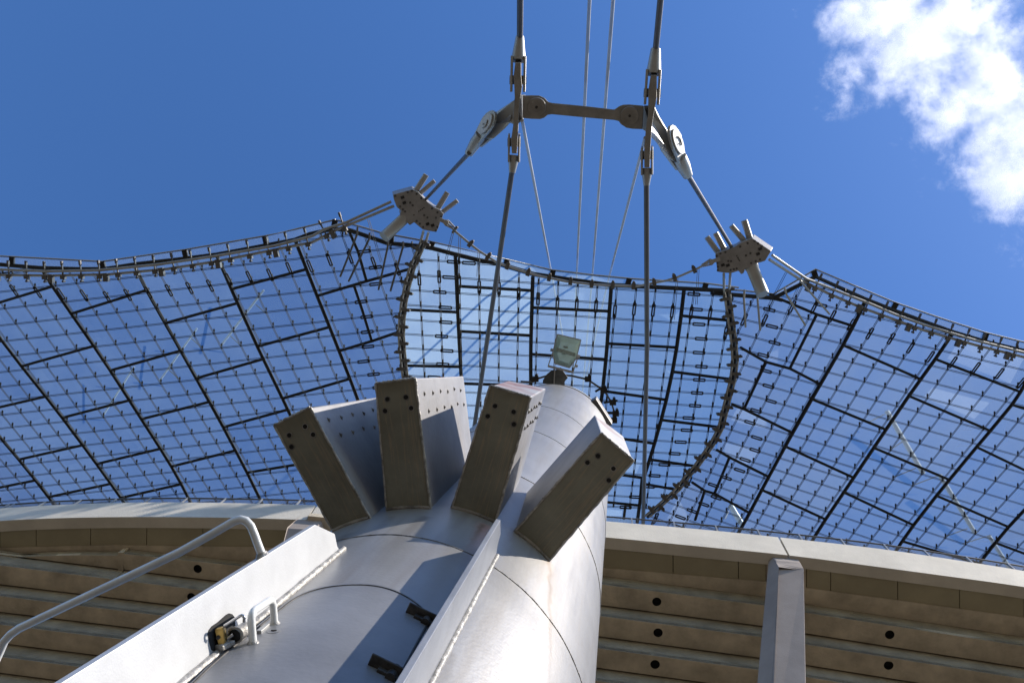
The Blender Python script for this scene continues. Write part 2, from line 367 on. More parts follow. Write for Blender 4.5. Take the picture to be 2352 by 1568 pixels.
# left bay
Lm1 = ln(286, 1259, .105); L0 = ln(0, 1275.3, .122); LL = [L0, ln(0,1343.6,.12), ln(0,1407,.12), ln(0,1478.5,.125), ln(0,1546.7,.13), ln(0,1616,.133), ln(0,1690,.136)]
def riser_only(f, x0, x1, h, n=6, rh=RH):
    b = MB(); xs = [x0+(x1-x0)*i/n for i in range(n+1)]; p = [PH(x, f(x), h) for x in xs]
    for a, c in zip(p, p[1:]):
        t = inward*.08; dn = Vector((0,0,-rh+.006)); up = Vector((0,0,.1))
        b.hexa([a+dn, c+dn, c+t+dn, a+t+dn], [a+up, c+up, c+t+up, a+t+up])
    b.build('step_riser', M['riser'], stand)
riser_only(Lm1, 287, 702, HB, 6, .3)
riser_only(soff_in[0], -420, 285.5, HB, 8, .3)
row(L0, Lm1, 287, 700, HB-.3, HB, hole=(454,1305.5))
row(L0, soff_in[0], -420, 285, HB-.3, HB)
sb = MB(); e_ = [PH(286, 1257, HB), PH(286, 1311, HB)]
sb.hexa([e_[0], e_[1], e_[1]+Vector((.12,0,0)), e_[0]+Vector((.12,0,0))], [p+Vector((0,0,-.31)) for p in (e_[0], e_[1], e_[1]+Vector((.12,0,0)), e_[0]+Vector((.12,0,0)))])
sb.build('joint_block', M['concrete'], stand)
holes = {1: (439.6,1370.5)}
for i in range(1, len(LL)):
    row(LL[i], LL[i-1], -420, 700, HB-.3-RH*i, HB-.3-RH*(i-1), hole=holes.get(i), kx=6)
MM = [soff_in[1]]+[ln(1388, y, .129+.004*i) for i, y in enumerate((1392.6,1465,1537.6,1611,1686))]
riser_only(MM[0], 705, 1806, HB)
mh = {1: (1508.5,1381), 2: (1511.5,1452), 3: (1504.7,1524.8)}
for i in range(1, len(MM)):
    row(MM[i], MM[i-1], 705, 1806, HB-RH*i, HB-RH*(i-1), hole=mh.get(i), kx=7)
RR = [ln(1852,1386,.152)]+[ln(1852, y, .157+.003*i) for i, y in enumerate((1456.6,1529,1602,1678,1755))]
strip('soffit_rim', soff_in[2], RR[0], 1800, 2780, HB+.005, .15, M['concrete'])
riser_only(RR[0], 1800, 2780, HB)
rh = {1: (2043.5,1456.6-18), 2: (2041,1527-18)}
rh = {1: (2043.5,1456.6), 2: (2041,1527)}
for i in range(1, len(RR)):
    row(RR[i], RR[i-1], 1800, 2780, HB-RH*i, HB-RH*(i-1), hole=rh.get(i), kx=8)
# raking pillars
def pillar(tl, tr, br, bl, cap, hb=15.6):
    b = MB(); a = [PH(*tl, 19.4), PH(*tr, 19.4), PH(*br, hb), PH(*bl, hb)]
    up = Vector((0,0,1.4)); b.hexa(a, [a[0]+Vector((0,0,1.0)), a[1]+Vector((0,0,1.0)), a[2]+up, a[3]+up])
    c = [PH(*cap[0], 19.75), PH(*cap[1], 19.75)]
    b.add([a[0], a[1], c[1], c[0], a[0]+Vector((0,0,.6)), a[1]+Vector((0,0,.6))], [(0,1,2,3),(3,2,5,4),(0,3,4),(1,5,2)])
    b.build('raking_pillar', M['pillar'], stand, bevel=.03)
pillar(zC(1025,430), zC(1168,440), zC(1190,1500), zC(975,1500), (zC(1010,388), zC(1145,405)), 14.0)
pillar((661,1213), (722,1216), (640,1760), (520,1750), ((667,1205),(727,1207)), 14.0)
# ---------------------------------------------------------------- fence on the rim
fence = thing('mesh_fence', PH(1400, 1190, HT), 'low grey wire mesh fence along the top of the concrete stand edge', 'fence')
FH = .52
base = lambda x: PH(x, smooth(topc, x)+1.5, HT)+inward*.05
upz = Vector((0,0,1))
fx = [-400+i*20 for i in range(160)]
b = MB(); b.tube([base(x)+upz*FH for x in fx], .022, 6); b.build('top_rail', M['fence'], fence)
px_posts = [76-84*i for i in range(1, 6)]+[5,76+2,161,244,325,410,500,586,675,760,850,940,1030,1120,1210,1300]+[1453,1552,1650,1749,1846,1945,2046,2141,2240,2338,2440,2540,2640]
for x in px_posts:
    b = MB(); p = base(x); b.bar(p-upz*.1, p+upz*FH, .035, .05, inward); b.build('post', M['galv'], fence)
b = MB(); P = [base(x) for x in fx]
for k in range(1, 9):
    z = upz*(FH*k/9); b.tube([p+z for p in P[::3]], .003, 3, False)
L = 0.0
for a, c in zip(P, P[1:]):
    n = max(1, int((c-a).length/.06))
    for j in range(n):
        p = a.lerp(c, j/n); b.tube([p, p+upz*FH], .003, 3, False)
b.build('wire_mesh', M['fence'], fence, kind='stuff')
# ---------------------------------------------------------------- roof
def rd(u, v): return 34.0 + .009*(v-600) + 2.5*((u-1300)/1300)**2 - 1.2*math.exp(-((u-1320)/330)**2)
def RP(p, up=0): return PD(p[0], p[1], rd(*p)+up)
def bay(label, m):
    return thing('glass_roof_bay', Vector((0,0,0)), label, 'roof', 'bays of the glazed cable net roof')
bayL = bay('left bay of the glazed cable-net roof, darker blue panes in a slanting grid', None)
bayM = bay('middle bay of the glazed roof behind the mast head, bright panes between curved seams', None)
bayR = bay('right bay of the glazed cable-net roof, grey-blue panes slanting down to the left', None)
for o_, uv in ((bayL, (400,800)), (bayM, (1300,900)), (bayR, (2000,900))):
    o_.location = RP(uv); o_.matrix_world = Matrix.Translation(o_.location)
def pane(poly, m, parent):
    c = [sum(p[0] for p in poly)/len(poly), sum(p[1] for p in poly)/len(poly)]
    q = [RP((p[0]+(c[0]-p[0])*.012, p[1]+(c[1]-p[1])*.012), .03) for p in poly]
    b = MB(); b.prism(q, Vector((0,0,.006))); b.build('pane', m, parent)
def line_at(L, y):
    for (x0, y0), (x1, y1) in zip(L, L[1:]):
        if y0 <= y <= y1: return (x0+(x1-x0)*(y-y0)/(y1-y0), y)
    return L[0] if y < L[0][1] else L[-1]
def chain(L, a, c):
    pts = [p for p in L if a[1]+2 < p[1] < c[1]-2]
    return [a]+pts+[c]
def relax(L, it=2):
    L = [tuple(p) for p in L]
    for _ in range(it):
        N_ = list(L)
        for i in range(1, len(L)-1):
            (x0, y0), (x1, y1), (x2, y2) = L[i-1], L[i], L[i+1]
            dx, dy = x2-x0, y2-y0; t = ((x1-x0)*dx+(y1-y0)*dy)/(dx*dx+dy*dy)
            N_[i] = (x1+.5*(x0+t*dx-x1), y1+.5*(y0+t*dy-y1))
        L = N_
    return L
def snap(p, L):
    best = (1e9, p)
    for (x0, y0), (x1, y1) in zip(L, L[1:]):
        dx, dy = x1-x0, y1-y0; t = max(0, min(1, ((p[0]-x0)*dx+(p[1]-y0)*dy)/(dx*dx+dy*dy+1e-9)))
        q = (x0+t*dx, y0+t*dy); d = (q[0]-p[0])**2+(q[1]-p[1])**2
        if d < best[0]: best = (d, q)
    return best[1]
def column(LL_, RL_, joints, m, parent, skip=(), strips=True):
    joints[:] = [(snap(a, LL_), snap(b_, RL_)) for a, b_ in joints]
    for i, ((a, b_), (c, d)) in enumerate(zip(joints, joints[1:])):
        if i in skip: continue
        poly = chain(LL_, a, c)+chain(RL_, b_, d)[::-1]
        pane(poly, m, parent)
def strips_(segs_, parent, r=.062, name='joint_strip'):
    for s in segs_:
        b = MB(); b.tube([RP(p, -.02) for p in s], r, 5, smooth=False); b.build(name, M['rubber'], parent)
cv = lambda f, L: [f(*p) for p in L]
# left bay lines
A = {-2: cv(z1, [(-700,560),(-350,1170),(-130,1425),(0,1600)]),
 -1: cv(z1, [(-560,300),(-330,750),(-110,1020),(0,1145),(100,1255),(180,1365),(250,1447),(330,1560)]),
 0: cv(z1, [(-230,250),(-110,495),(0,658),(115,780),(230,940),(325,1040),(415,1190),(500,1275),(560,1385),(620,1450),(690,1560)]),
 1: cv(z1, [(210,285),(260,383),(370,512),(475,683),(570,800),(655,960),(725,1050),(815,1205),(880,1290),(925,1383),(960,1450),(1010,1560)]),
 2: cv(z1, [(690,280),(735,403),(850,560),(920,705),(1000,845),(1067,965),(1145,1090),(1195,1215),(1265,1322),(1320,1440),(1370,1560)]),
 3: cv(z1, [(1105,218),(1185,388),(1205,465),(1320,680),(1335,750),(1445,945),(1465,1005),(1560,1200),(1590,1270),(1680,1560)]),
 4: [(677,548),(703,619),(731,679),(755,752),(782,805),(803,870),(812,888),(850,985),(880,1080),(915,1190)]}
seamL = [(972,556),(958.6,588),(945,621),(934,662.5),(927,698),(923,736.6),(921.6,766.8),(924,805),(928,843.7),(931,868),(950,950),(985,1040),(1030,1120),(1080,1190)]
A = {k: relax(v) for k, v in A.items()}
jj = {-2: [((-700,560),(-560,300)),((-350,1170),(0,1110)),((-130,1425),(180,1365)),((0,1600),(330,1560))],
 -1: [((-560,300),(-230,250)),((-330,750),(0,658)),((-110,1020),(230,940)),((100,1255),(415,1190)),((250,1447),(560,1385)),((330,1560),(690,1560))],
 0: [((-230,250),(210,285)),((-110,495),(260,383)),((115,780),(475,683)),((325,1040),(655,960)),((500,1275),(815,1205)),((620,1450),(925,1383)),((690,1560),(1010,1560))],
 1: [((210,285),(690,280)),((370,512),(735,403)),((570,800),(920,705)),((725,1050),(1067,965)),((880,1290),(1195,1215)),((960,1450),(1320,1440))],
 2: [((690,280),(1105,218)),((850,560),(1205,465)),((1000,845),(1335,750)),((1145,1090),(1465,1005)),((1265,1322),(1590,1270)),((1370,1560),(1680,1560))]}
jj[1][-1] = ((985,1505),(1350,1500))
for k, j in jj.items():
    J = [(z1(*a), z1(*b_)) for a, b_ in j]
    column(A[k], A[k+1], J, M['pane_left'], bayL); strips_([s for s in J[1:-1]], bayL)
J3 = [((498,586),(677,548)),((534,663),(703,619)),((595,794),(755,752)),((651,914),(803,870)),((703,1029),(850,985)),((757,1190),(915,1190))]
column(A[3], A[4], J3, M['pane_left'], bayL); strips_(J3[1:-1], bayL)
L5a = cv(z2, [(830,262),(905,430),(975,675)]); L5b = cv(z2, [(870,712),(940,920),(1020,1180)])
je = cv(z2, [(570,800),(975,680),(1345,575)]); jf = cv(z2, [(755,1260),(1020,1180),(1240,1105)])
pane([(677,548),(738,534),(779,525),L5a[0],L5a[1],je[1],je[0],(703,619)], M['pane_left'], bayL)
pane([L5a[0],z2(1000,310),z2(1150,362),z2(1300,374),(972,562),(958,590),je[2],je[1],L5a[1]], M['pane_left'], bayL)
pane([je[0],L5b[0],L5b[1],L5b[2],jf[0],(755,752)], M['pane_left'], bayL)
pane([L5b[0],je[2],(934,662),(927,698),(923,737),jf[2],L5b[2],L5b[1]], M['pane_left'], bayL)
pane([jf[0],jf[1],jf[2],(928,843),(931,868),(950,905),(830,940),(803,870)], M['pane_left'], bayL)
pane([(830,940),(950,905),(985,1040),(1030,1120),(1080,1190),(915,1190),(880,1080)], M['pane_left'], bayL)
strips_([L5a, L5b, je, jf], bayL)
strips_([A[k] for k in range(-2, 5)], bayL, .078)
topL = cv(z1, [(-400,225),(-200,248),(0,265),(200,282),(400,288),(530,288),(700,262),(900,240),(1100,215),(1300,178),(1500,140)])+cv(z2, [(500,285),(700,240),(840,255),(1000,310),(1150,362),(1300,374),(1440,388)])
# middle bay
Cc = {1: cv(z3, [(420,215),(430,385),(430,521),(440,620),(445,806),(455,893),(465,1090),(470,1150),(490,1400),(500,1620)]),
 2: cv(z3, [(825,335),(822,497),(815,643),(812,740),(815,905),(815,990),(815,1160),(815,1230),(815,1410),(815,1620)]),
 3: cv(z3, [(1235,385),(1222,516),(1218,685),(1205,767),(1193,932),(1180,1008),(1150,1160),(1140,1215),(1110,1345),(1090,1500),(1080,1620)]),
 4: cv(z3, [(1615,405),(1605,540),(1575,705),(1562,833),(1520,978),(1502,1085),(1455,1205),(1443,1292),(1400,1385),(1395,1415),(1385,1530),(1370,1620)])}
Cc = {k: relax(v) for k, v in Cc.items()}
seamR = cv(z3, [(1838,405),(1850,500),(1860,565),(1876,680),(1882,780),(1870,872),(1840,990),(1808,1122),(1768,1200),(1680,1325),(1640,1370),(1580,1448),(1500,1520),(1420,1590)])
jm = [(seamL, Cc[1], [((972,556),z3(420,215)),(z3(175,510),z3(430,521)),(z3(175,797),z3(445,806)),((950,960),z3(465,1090)),((1030,1120),z3(490,1400)),((1080,1190),z3(500,1620))]),
 (Cc[1], Cc[2], [(z3(420,215),z3(825,335)),(z3(430,385),z3(818,408)),(z3(440,620),z3(815,643)),(z3(455,893),z3(815,905)),(z3(470,1150),z3(815,1160)),(z3(490,1400),z3(815,1410)),(z3(500,1620),z3(815,1620))]),
 (Cc[2], Cc[3], [(z3(825,335),z3(1235,385)),(z3(822,497),z3(1222,516)),(z3(812,740),z3(1205,767)),(z3(815,990),z3(1180,1008)),(z3(815,1230),z3(1140,1215)),(z3(815,1410),z3(1110,1345)),(z3(815,1620),z3(1080,1620))]),
 (Cc[3], Cc[4], [(z3(1235,385),z3(1615,405)),(z3(1218,685),z3(1575,705)),(z3(1193,932),z3(1520,978)),(z3(1150,1160),z3(1455,1205)),(z3(1110,1345),z3(1400,1385)),(z3(1090,1500),z3(1385,1530)),(z3(1080,1620),z3(1370,1620))]),
 (Cc[4], seamR, [(z3(1615,405),z3(1838,405)),(z3(1605,540),z3(1860,565)),(z3(1562,833),z3(1870,872)),(z3(1502,1085),z3(1808,1122)),(z3(1443,1292),z3(1680,1325)),(z3(1395,1415),z3(1580,1448)),(z3(1370,1620),z3(1420,1590))])]
for a_, b_, J in jm:
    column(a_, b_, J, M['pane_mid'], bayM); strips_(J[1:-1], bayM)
strips_([Cc[k] for k in (1,2,3,4)], bayM, .078)
strips_([cv(z3, [(1310,1522),(1300,1600)]), cv(z3, [(1395,1385),(1385,1500)])], bayM)
topM = [z2(1440,388)]+cv(z2, [(1530,405),(1700,450),(1900,500),(2060,530)])+cv(z3, [(640,265),(730,293),(830,322),(1000,348),(1220,378),(1500,392),(1700,402),(1838,408)])
for a, c in zip(topM, topM[1:]): pass
# right bay
Rr = {2: cv(z4, [(825,300),(765,410),(732,505),(610,678),(583,753),(480,903),(461,973),(370,1107),(350,1173),(288,1278),(255,1340),(190,1450)]),
 3: cv(z4, [(1235,440),(1160,571),(1075,652),(1032,738),(915,887),(872,980),(765,1110),(732,1186),(637,1305),(590,1385),(530,1490)]),
 4: cv(z4, [(1640,545),(1548,718),(1515,783),(1400,892),(1347,976),(1210,1119),(1162,1202),(1040,1327),(1000,1411),(955,1470),(890,1570)]),
 5: cv(z4, [(2040,660),(1930,870),(1790,1040),(1690,1140),(1563,1265),(1485,1338),(1432,1418),(1350,1510),(1290,1600)]),
 6: cv(z4, [(2450,760),(2300,1000),(2000,1290),(1750,1530),(1700,1610)])}
Rr = {k: relax(v) for k, v in Rr.items()}
jr = [(2,3,[((825,300),(1235,440)),((732,505),(1075,652)),((583,753),(915,887)),((461,973),(765,1110)),((350,1173),(637,1305)),((190,1450),(530,1490))]),
 (3,4,[((1235,440),(1640,545)),((1160,571),(1548,718)),((1032,738),(1400,892)),((872,980),(1210,1119)),((732,1186),(1040,1327)),((530,1490),(890,1570))]),
 (4,5,[((1640,545),(2040,660)),((1515,783),(1930,930)),((1347,976),(1690,1140)),((1162,1202),(1485,1338)),((1000,1411),(1350,1510)),((890,1570),(1290,1600))]),
 (5,6,[((2040,660),(2450,760)),((1790,1040),(2100,1190)),((1690,1190),(2000,1330)),((1432,1418),(1750,1530)),((1290,1600),(1700,1610))])]
for a_, b_, j in jr:
    J = [(z4(*p), z4(*q)) for p, q in j]
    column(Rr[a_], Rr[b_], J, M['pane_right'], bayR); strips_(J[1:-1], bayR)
strips_([Rr[k] for k in (2,3,4,5,6)], bayR, .078)
r1 = cv(z4, [(600,357),(475,608)]); r2 = cv(z4, [(365,578),(262,796)]); r3 = cv(z4, [(195,1020),(125,1188)]); r4 = cv(z4, [(80,1175),(35,1312)])
q1 = cv(z4, [(440,290),(600,357),(765,410)]); q2 = cv(z4, [(245,510),(365,578),(475,608),(610,678)]); q3 = cv(z4, [(205,775),(262,796),(480,903)])
q4 = cv(z4, [(135,985),(195,1020),(370,1107)]); q5 = cv(z4, [(20,1135),(80,1175),(125,1188),(288,1278)])
strips_([r1,r2,r3,r4,q1,q2,q3,q4,q5], bayR)
sp = lambda i: seamR[i]
pane([z4(440,290),z4(595,182),z4(825,300),z4(765,410),z4(600,357)], M['pane_right'], bayR)
pane([sp(0),z4(215,266),z4(400,282),z4(440,290),z4(600,357),z4(475,608),z4(365,578),z4(245,510),sp(3),sp(1)], M['pane_right'], bayR)
pane([z4(600,357),z4(765,410),z4(732,505),z4(610,678),z4(475,608)], M['pane_right'], bayR)
pane([z4(245,510),z4(365,578),z4(262,796),z4(205,775),sp(5),sp(4)], M['pane_right'], bayR)
pane([z4(365,578),z4(475,608),z4(610,678),z4(583,753),z4(480,903),z4(262,796)], M['pane_right'], bayR)
pane([z4(205,775),z4(262,796),z4(480,903),z4(461,973),z4(370,1107),z4(195,1020),z4(135,985),sp(7),sp(6)], M['pane_right'], bayR)
pane([z4(135,985),z4(195,1020),z4(125,1188),z4(80,1175),z4(20,1135),sp(9),sp(8)], M['pane_right'], bayR)
pane([z4(195,1020),z4(370,1107),z4(350,1173),z4(288,1278),z4(125,1188)], M['pane_right'], bayR)
pane([z4(20,1135),z4(80,1175),z4(35,1312),z4(-20,1420),sp(13),sp(11)], M['pane_right'], bayR)
pane([z4(80,1175),z4(125,1188),z4(288,1278),z4(255,1340),z4(190,1450),z4(-20,1420),z4(35,1312)], M['pane_right'], bayR)
topR = cv(z4, [(110,258),(215,266),(400,281),(440,290)]); topR2 = cv(z4, [(400,281),(595,182),(825,285),(960,338),(1100,390),(1240,440),(1400,487),(1563,525),(1800,590),(2100,680),(2400,760)])
# edge beams, gutter wire, glass upstand
def upstand(edge, wire, stubs, parent, m):
    b = MB(); b.tube([RP(p, -.03) for p in edge], .085, 6, smooth=False); b.build('edge_strip', M['rubber'], parent)
    b = MB(); b.tube([RP(p, .15) for p in wire], .035, 6); b.build('gutter_rail', M['galv'], parent)
    for s in stubs:
        e = min(((edge[i][0]+(edge[i+1][0]-edge[i][0])*t/20, edge[i][1]+(edge[i+1][1]-edge[i][1])*t/20) for i in range(len(edge)-1) for t in range(21)), key=lambda p: (p[0]-s[0])**2+(p[1]-s[1])**2)
        w = min(((wire[i][0]+(wire[i+1][0]-wire[i][0])*t/20, wire[i][1]+(wire[i+1][1]-wire[i][1])*t/20) for i in range(len(wire)-1) for t in range(21)), key=lambda p: (p[0]-s[0])**2+(p[1]-s[1])**2)
        b = MB(); b.bar(RP(e, 0), RP(w, .12), .2, .12); b.build('stub_post', M['rubber'], parent)
    # upstand panes between stubs
    def samp(L, x):
        for (x0, y0), (x1, y1) in zip(L, L[1:]):
            if min(x0, x1) <= x <= max(x0, x1) and x0 != x1: return (x, y0+(y1-y0)*(x-x0)/(x1-x0))
        return L[-1] if abs(x-L[-1][0]) < abs(x-L[0][0]) else L[0]
    sx = sorted([s[0] for s in stubs]+[edge[0][0], edge[-1][0]])
    for a, c in zip(sx, sx[1:]):
        if c-a < 15: continue
        xs = [a+3+(c-a-6)*i/4 for i in range(5)]
        b = MB(); poly = [RP(samp(edge, x), .02) for x in xs]+[RP(samp(wire, x), .12) for x in xs[::-1]]
        b.prism(poly, Vector((0,0,.006))); b.build('upstand_pane', m, parent)
wireL = cv(z1, [(-400,200),(0,222),(250,235),(520,250),(940,190),(1350,120),(1500,88)])+cv(z2, [(140,300),(400,240),(715,165)])
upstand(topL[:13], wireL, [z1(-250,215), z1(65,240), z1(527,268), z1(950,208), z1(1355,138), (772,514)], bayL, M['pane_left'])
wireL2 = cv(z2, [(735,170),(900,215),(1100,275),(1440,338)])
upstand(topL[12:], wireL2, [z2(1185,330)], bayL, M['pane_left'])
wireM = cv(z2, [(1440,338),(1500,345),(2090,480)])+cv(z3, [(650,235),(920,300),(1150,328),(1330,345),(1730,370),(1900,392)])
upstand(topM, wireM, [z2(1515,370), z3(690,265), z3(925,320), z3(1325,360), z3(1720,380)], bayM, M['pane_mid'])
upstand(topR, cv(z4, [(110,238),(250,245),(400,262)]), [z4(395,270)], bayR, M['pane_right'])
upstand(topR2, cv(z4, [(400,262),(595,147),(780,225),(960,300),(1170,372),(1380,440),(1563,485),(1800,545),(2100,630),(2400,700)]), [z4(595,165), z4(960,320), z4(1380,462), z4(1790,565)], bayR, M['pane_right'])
# ---- cable net
def homog(pairs):
    import numpy as np
    R = []
    for (a, b_), (x, y) in pairs:
        R.append([a, b_, 1, 0, 0, 0, -x*a, -x*b_, -x]); R.append([0, 0, 0, a, b_, 1, -y*a, -y*b_, -y])
    h = np.linalg.svd(np.array(R, float))[2][-1]; h = h/h[8]
    return lambda a, b_: ((h[0]*a+h[1]*b_+h[2])/(h[6]*a+h[7]*b_+1), (h[3]*a+h[4]*b_+h[5])/(h[6]*a+h[7]*b_+1))
def inside(p, poly):
    x, y = p; c = False; n = len(poly)
    for i in range(n):
        x0, y0 = poly[i]; x1, y1 = poly[(i+1) % n]
        if (y0 > y) != (y1 > y) and x < (x1-x0)*(y-y0)/(y1-y0)+x0: c = not c
    return c
def net(H, ar, br, poly, parent, tb_top=True, tb_side=None, pairw=.024):
    wires = MB(); clips = MB()
    def run(fixed, rng, swap):
        pts = []; runs = []
        t = rng[0]
        while t <= rng[1]+1e-6:
            p = H(t, fixed) if swap else H(fixed, t)
            if inside(p, poly): pts.append(p)
            elif pts: runs.append(pts); pts = []
            t += .25
        if pts: runs.append(pts)
        for r in runs:
            if len(r) < 3: continue
            q = [RP(p, -.36) for p in r[::2]]+([RP(r[-1], -.36)] if len(r) % 2 == 0 else [])
            if len(q) < 2: continue
            d = (q[-1]-q[0]).cross(Vector((0,0,1))).normalized()*pairw
            for s in (-1, 1): wires.tube([p+d*s for p in q], .0145, 3, False, False)
        return runs
    tbs = []
    for b_ in range(br[0], br[1]+1):
        for r in run(b_, ar, True):
            if tb_side and len(r) > 16:
                side = r[::-1] if tb_side == 'R' else r
                k = 6+random.randint(-1, 2); tbs.append((side[k], side[k+2], side[k+1]))
                if tb_side == 'B': s2 = r[::-1]; tbs.append((s2[6], s2[8], s2[7]))
    for a in range(ar[0], ar[1]+1):
        for r in run(a, br, False):
            if len(r) > 10 and tb_top: k = 5; tbs.append((r[k], r[k+2], r[k+1]))
    for a in range(ar[0], ar[1]+1):
        for b_ in range(br[0], br[1]+1):
            p = H(a, b_)
            if inside(p, poly):
                c = RP(p, -.36); w_ = RP((p[0]+.5, p[1]-10.5), -.2)-c; clips.tube([c-w_*.1, c+w_*.4, c+w_*.45, c+w_], [.025,.022,.040,.034], 6, True, False)
    wires.build('net_cable', M['netwire'], parent, kind='stuff'); clips.build('net_clip', M['clip'], parent, kind='stuff')
    for a, c, _ in tbs:
        A_, B_ = RP(a, -.37), RP(c, -.37); d = (B_-A_).normalized(); x = d.cross(Vector((0,0,1))).normalized()*.055
        m_ = (A_+B_)/2; hl = .24; b = MB()
        for s in (-1, 1): b.bar(m_-d*hl+x*s, m_+d*hl+x*s, .035, .035)
        for s in (-1, 1): b.bar(m_+d*hl*s-x, m_+d*hl*s+x, .05, .05)
        b.build('turnbuckle', M['clip'], parent)
nl = {(0,0):(240,788),(1,0):(340,775),(2,0):(437,763),(0,1):(293,855),(2,1):(487,830),(2,2):(533,898),(0,-1):(188,718),(0,-3):(72,575),(2,-3):(282,548),(4,-2):(540,597),(6,-2):(745,572),(6,0):(835,715),(7,0):(925,705),(0,5):(482,1112),(0,8):(608,1293),(1,8):(697,1283),(0,10):(686,1407),(1,10):(770,1395),(-4,3):(22,1035),(-2,3):(205,1013),(8,-2):(950,550),(10,-2):(1158,533),(12,-2):(1357,518),(14,-2):(1565,500),(13,1):(1555,717),(10,0):(1230,679),(10,2):(1302,815),(10,4):(1365,945)}
HL = homog([(k, z1(*v)) for k, v in nl.items()])
polyL = topL+[(969,560)]+seamL[1:]+[(900,1230),(-150,1230),(-180,600)]
net(HL, (-9, 24), (-8, 14), polyL, bayL, True, 'R')
HM = homog([((0,0), z3(545,430)), ((11,0), z3(1655,505)), ((0,6), z3(550,875)), ((11,6), z3(1591,937))])
polyM = topM+seamR[1:]+seamL[::-1]
net(HM, (-5, 16), (-4, 16), polyM, bayM, True, 'B')
nr = {(0,0):(727,648),(1,0):(822,670),(2,0):(920,695),(3,0):(1020,720),(0,1):(687,708),(3,1):(975,782),(0,-1):(765,583),(2,-1):(960,630),(4,0):(1118,748),(5,0):(1218,775),(7,0):(1428,830),(4,2):(1025,870),(7,2):(1320,952),(5,4):(1035,1015),(7,4):(1228,1068),(4,6):(863,1095),(7,6):(1137,1180),(4,8):(790,1198),(6,8):(965,1255),(4,11):(692,1348),(5,11):(773,1378),(0,4):(583,883),(0,6):(520,990),(0,9):(435,1140),(1,5):(637,960),(1,8):(545,1117),(1,11):(457,1265)}
HR = homog([(k, z4(*v)) for k, v in nr.items()])
polyR = topR[1:3]+topR2[1:]+[(2760,1400),(1480,1400)]+seamR[::-1]
net(HR, (-9, 22), (-9, 18), polyR, bayR, True, 'L')
# ---- seam cables with clamps and edge cables with clamps
def path3(pts, up=-.35): return [RP(p, up) for p in pts]
def resample(P_, step):
    out = []; acc = 0
    for a, c in zip(P_, P_[1:]):
        L_ = (c-a).length; t = acc
        while t < L_: out.append((a+(c-a)*(t/L_), (c-a).normalized())); t += step
        acc = t-L_
    return out
def seam(pts, start, label, group='seam cable pairs between roof bays'):
    t = thing('seam_cable', RP(pts[0]), label, 'cable pair', group)
    for s, nm in ((-1, 0), (1, 1)):
        q = [start[nm]]+[RP((p[0]+s*6, p[1]), -.4) for p in pts]
        b = MB(); b.tube(q, .05, 8); b.build('cable', M['galv'], t)
    b = MB(); b.tube([RP(p, -.05) for p in pts], .09, 5, smooth=False); b.build('joint_strip', M['rubber'], t)
    mid = [RP(p, -.45) for p in pts]
    for i, (p, d) in enumerate(resample(mid, .38)):
        x = d.cross(Vector((0,0,1))).normalized(); w = .15+.03*(i % 2); s = (-1 if i % 2 else 1)
        b = MB(); b.box(p+x*.09*s, d*.07, x*w, Vector((0,0,.05))); 
        b.disc(p+x*(w*s+.1*s)-Vector((0,0,.12)), (0,0,1), .045, .2, 8)
        b.box(p+x*(w*s*.7)+d*.11*s, d*.09, x*.045, Vector((0,0,.06)))
        b.build('clamp', M['clampm'], t)
hubL0, hubL1 = PD(*z5(850,1130), 32.6), PD(*z5(920,1150), 32.6)
seam(seamL, (hubL0, hubL1), 'left curved seam cable pair with clamps, running down from the left hub')
hubR0, hubR1 = PD(*z6(855,1030), 32.6), PD(*z6(945,1030), 32.6)
seam(seamR, (hubR0, hubR1), 'right curved seam cable pair with clamps, running down from the right hub')
def edge_pair(c1, c2, e1, e2, label, edge):
    t = thing('edge_cable', RP(c1[0]), label, 'cable pair', 'edge cable pairs of the roof')
    for c, e in ((c1, e1), (c2, e2)):
        q = [RP(p, -.45) for p in c]+[e]; b = MB(); b.tube(q, .055, 8); b.build('cable', M['galv'], t)
    n = 0
    mid = [RP(((a[0]+d[0])/2, (a[1]+d[1])/2), -.45) for a, d in zip(c1, c2)]
    for i, (p, d) in enumerate(resample(mid, .82)):
        x = d.cross(Vector((0,0,1))).normalized(); x = x if x.y < 0 else -x
        b = MB(); b.bar(p-x*.33, p+x*.46, .045, .06); b.disc(p-x*.33-Vector((0,0,.08)), (0,0,1), .045, .16, 8); b.box(p-x*.16, d*.1, x*.08, Vector((0,0,.08)))
        b.box(p+x*.4, d*.04, x*.09, Vector((0,0,.05)))
        if i % 3 == 1: b.box(p-x*.2+d*.28, d*.1, x*.17, Vector((0,0,.09)))
        b.build('clamp', M['clampm'], t)
ca = cv(z1, [(-400,262),(-150,280),(0,290),(240,300),(500,295),(800,266),(1100,222),(1400,170),(1593,120)])+cv(z2, [(620,245),(800,190)])
cb = cv(z1, [(-400,292),(-150,308),(0,318),(250,322),(560,315),(850,288),(1100,250),(1400,190),(1593,152)])+cv(z2, [(720,250),(870,190)])
edge_pair(ca, cb, PD(*z5(400,720), 33), PD(*z5(440,780), 33), 'pair of edge cables along the left roof edge up to the left hub', topL)
cc = cv(z4, [(2400,765),(2100,690),(1800,605),(1563,533),(1330,475),(1100,405),(960,355),(830,300),(680,242),(550,190)])
ce = cv(z4, [(2400,790),(2100,712),(1800,627),(1563,555),(1330,497),(1090,428),(960,380),(800,322),(660,262),(540,205)])
edge_pair(cc, ce, PD(*z6(1530,770), 33), PD(*z6(1490,830), 33), 'pair of edge cables along the right roof edge up to the right hub', topR2)
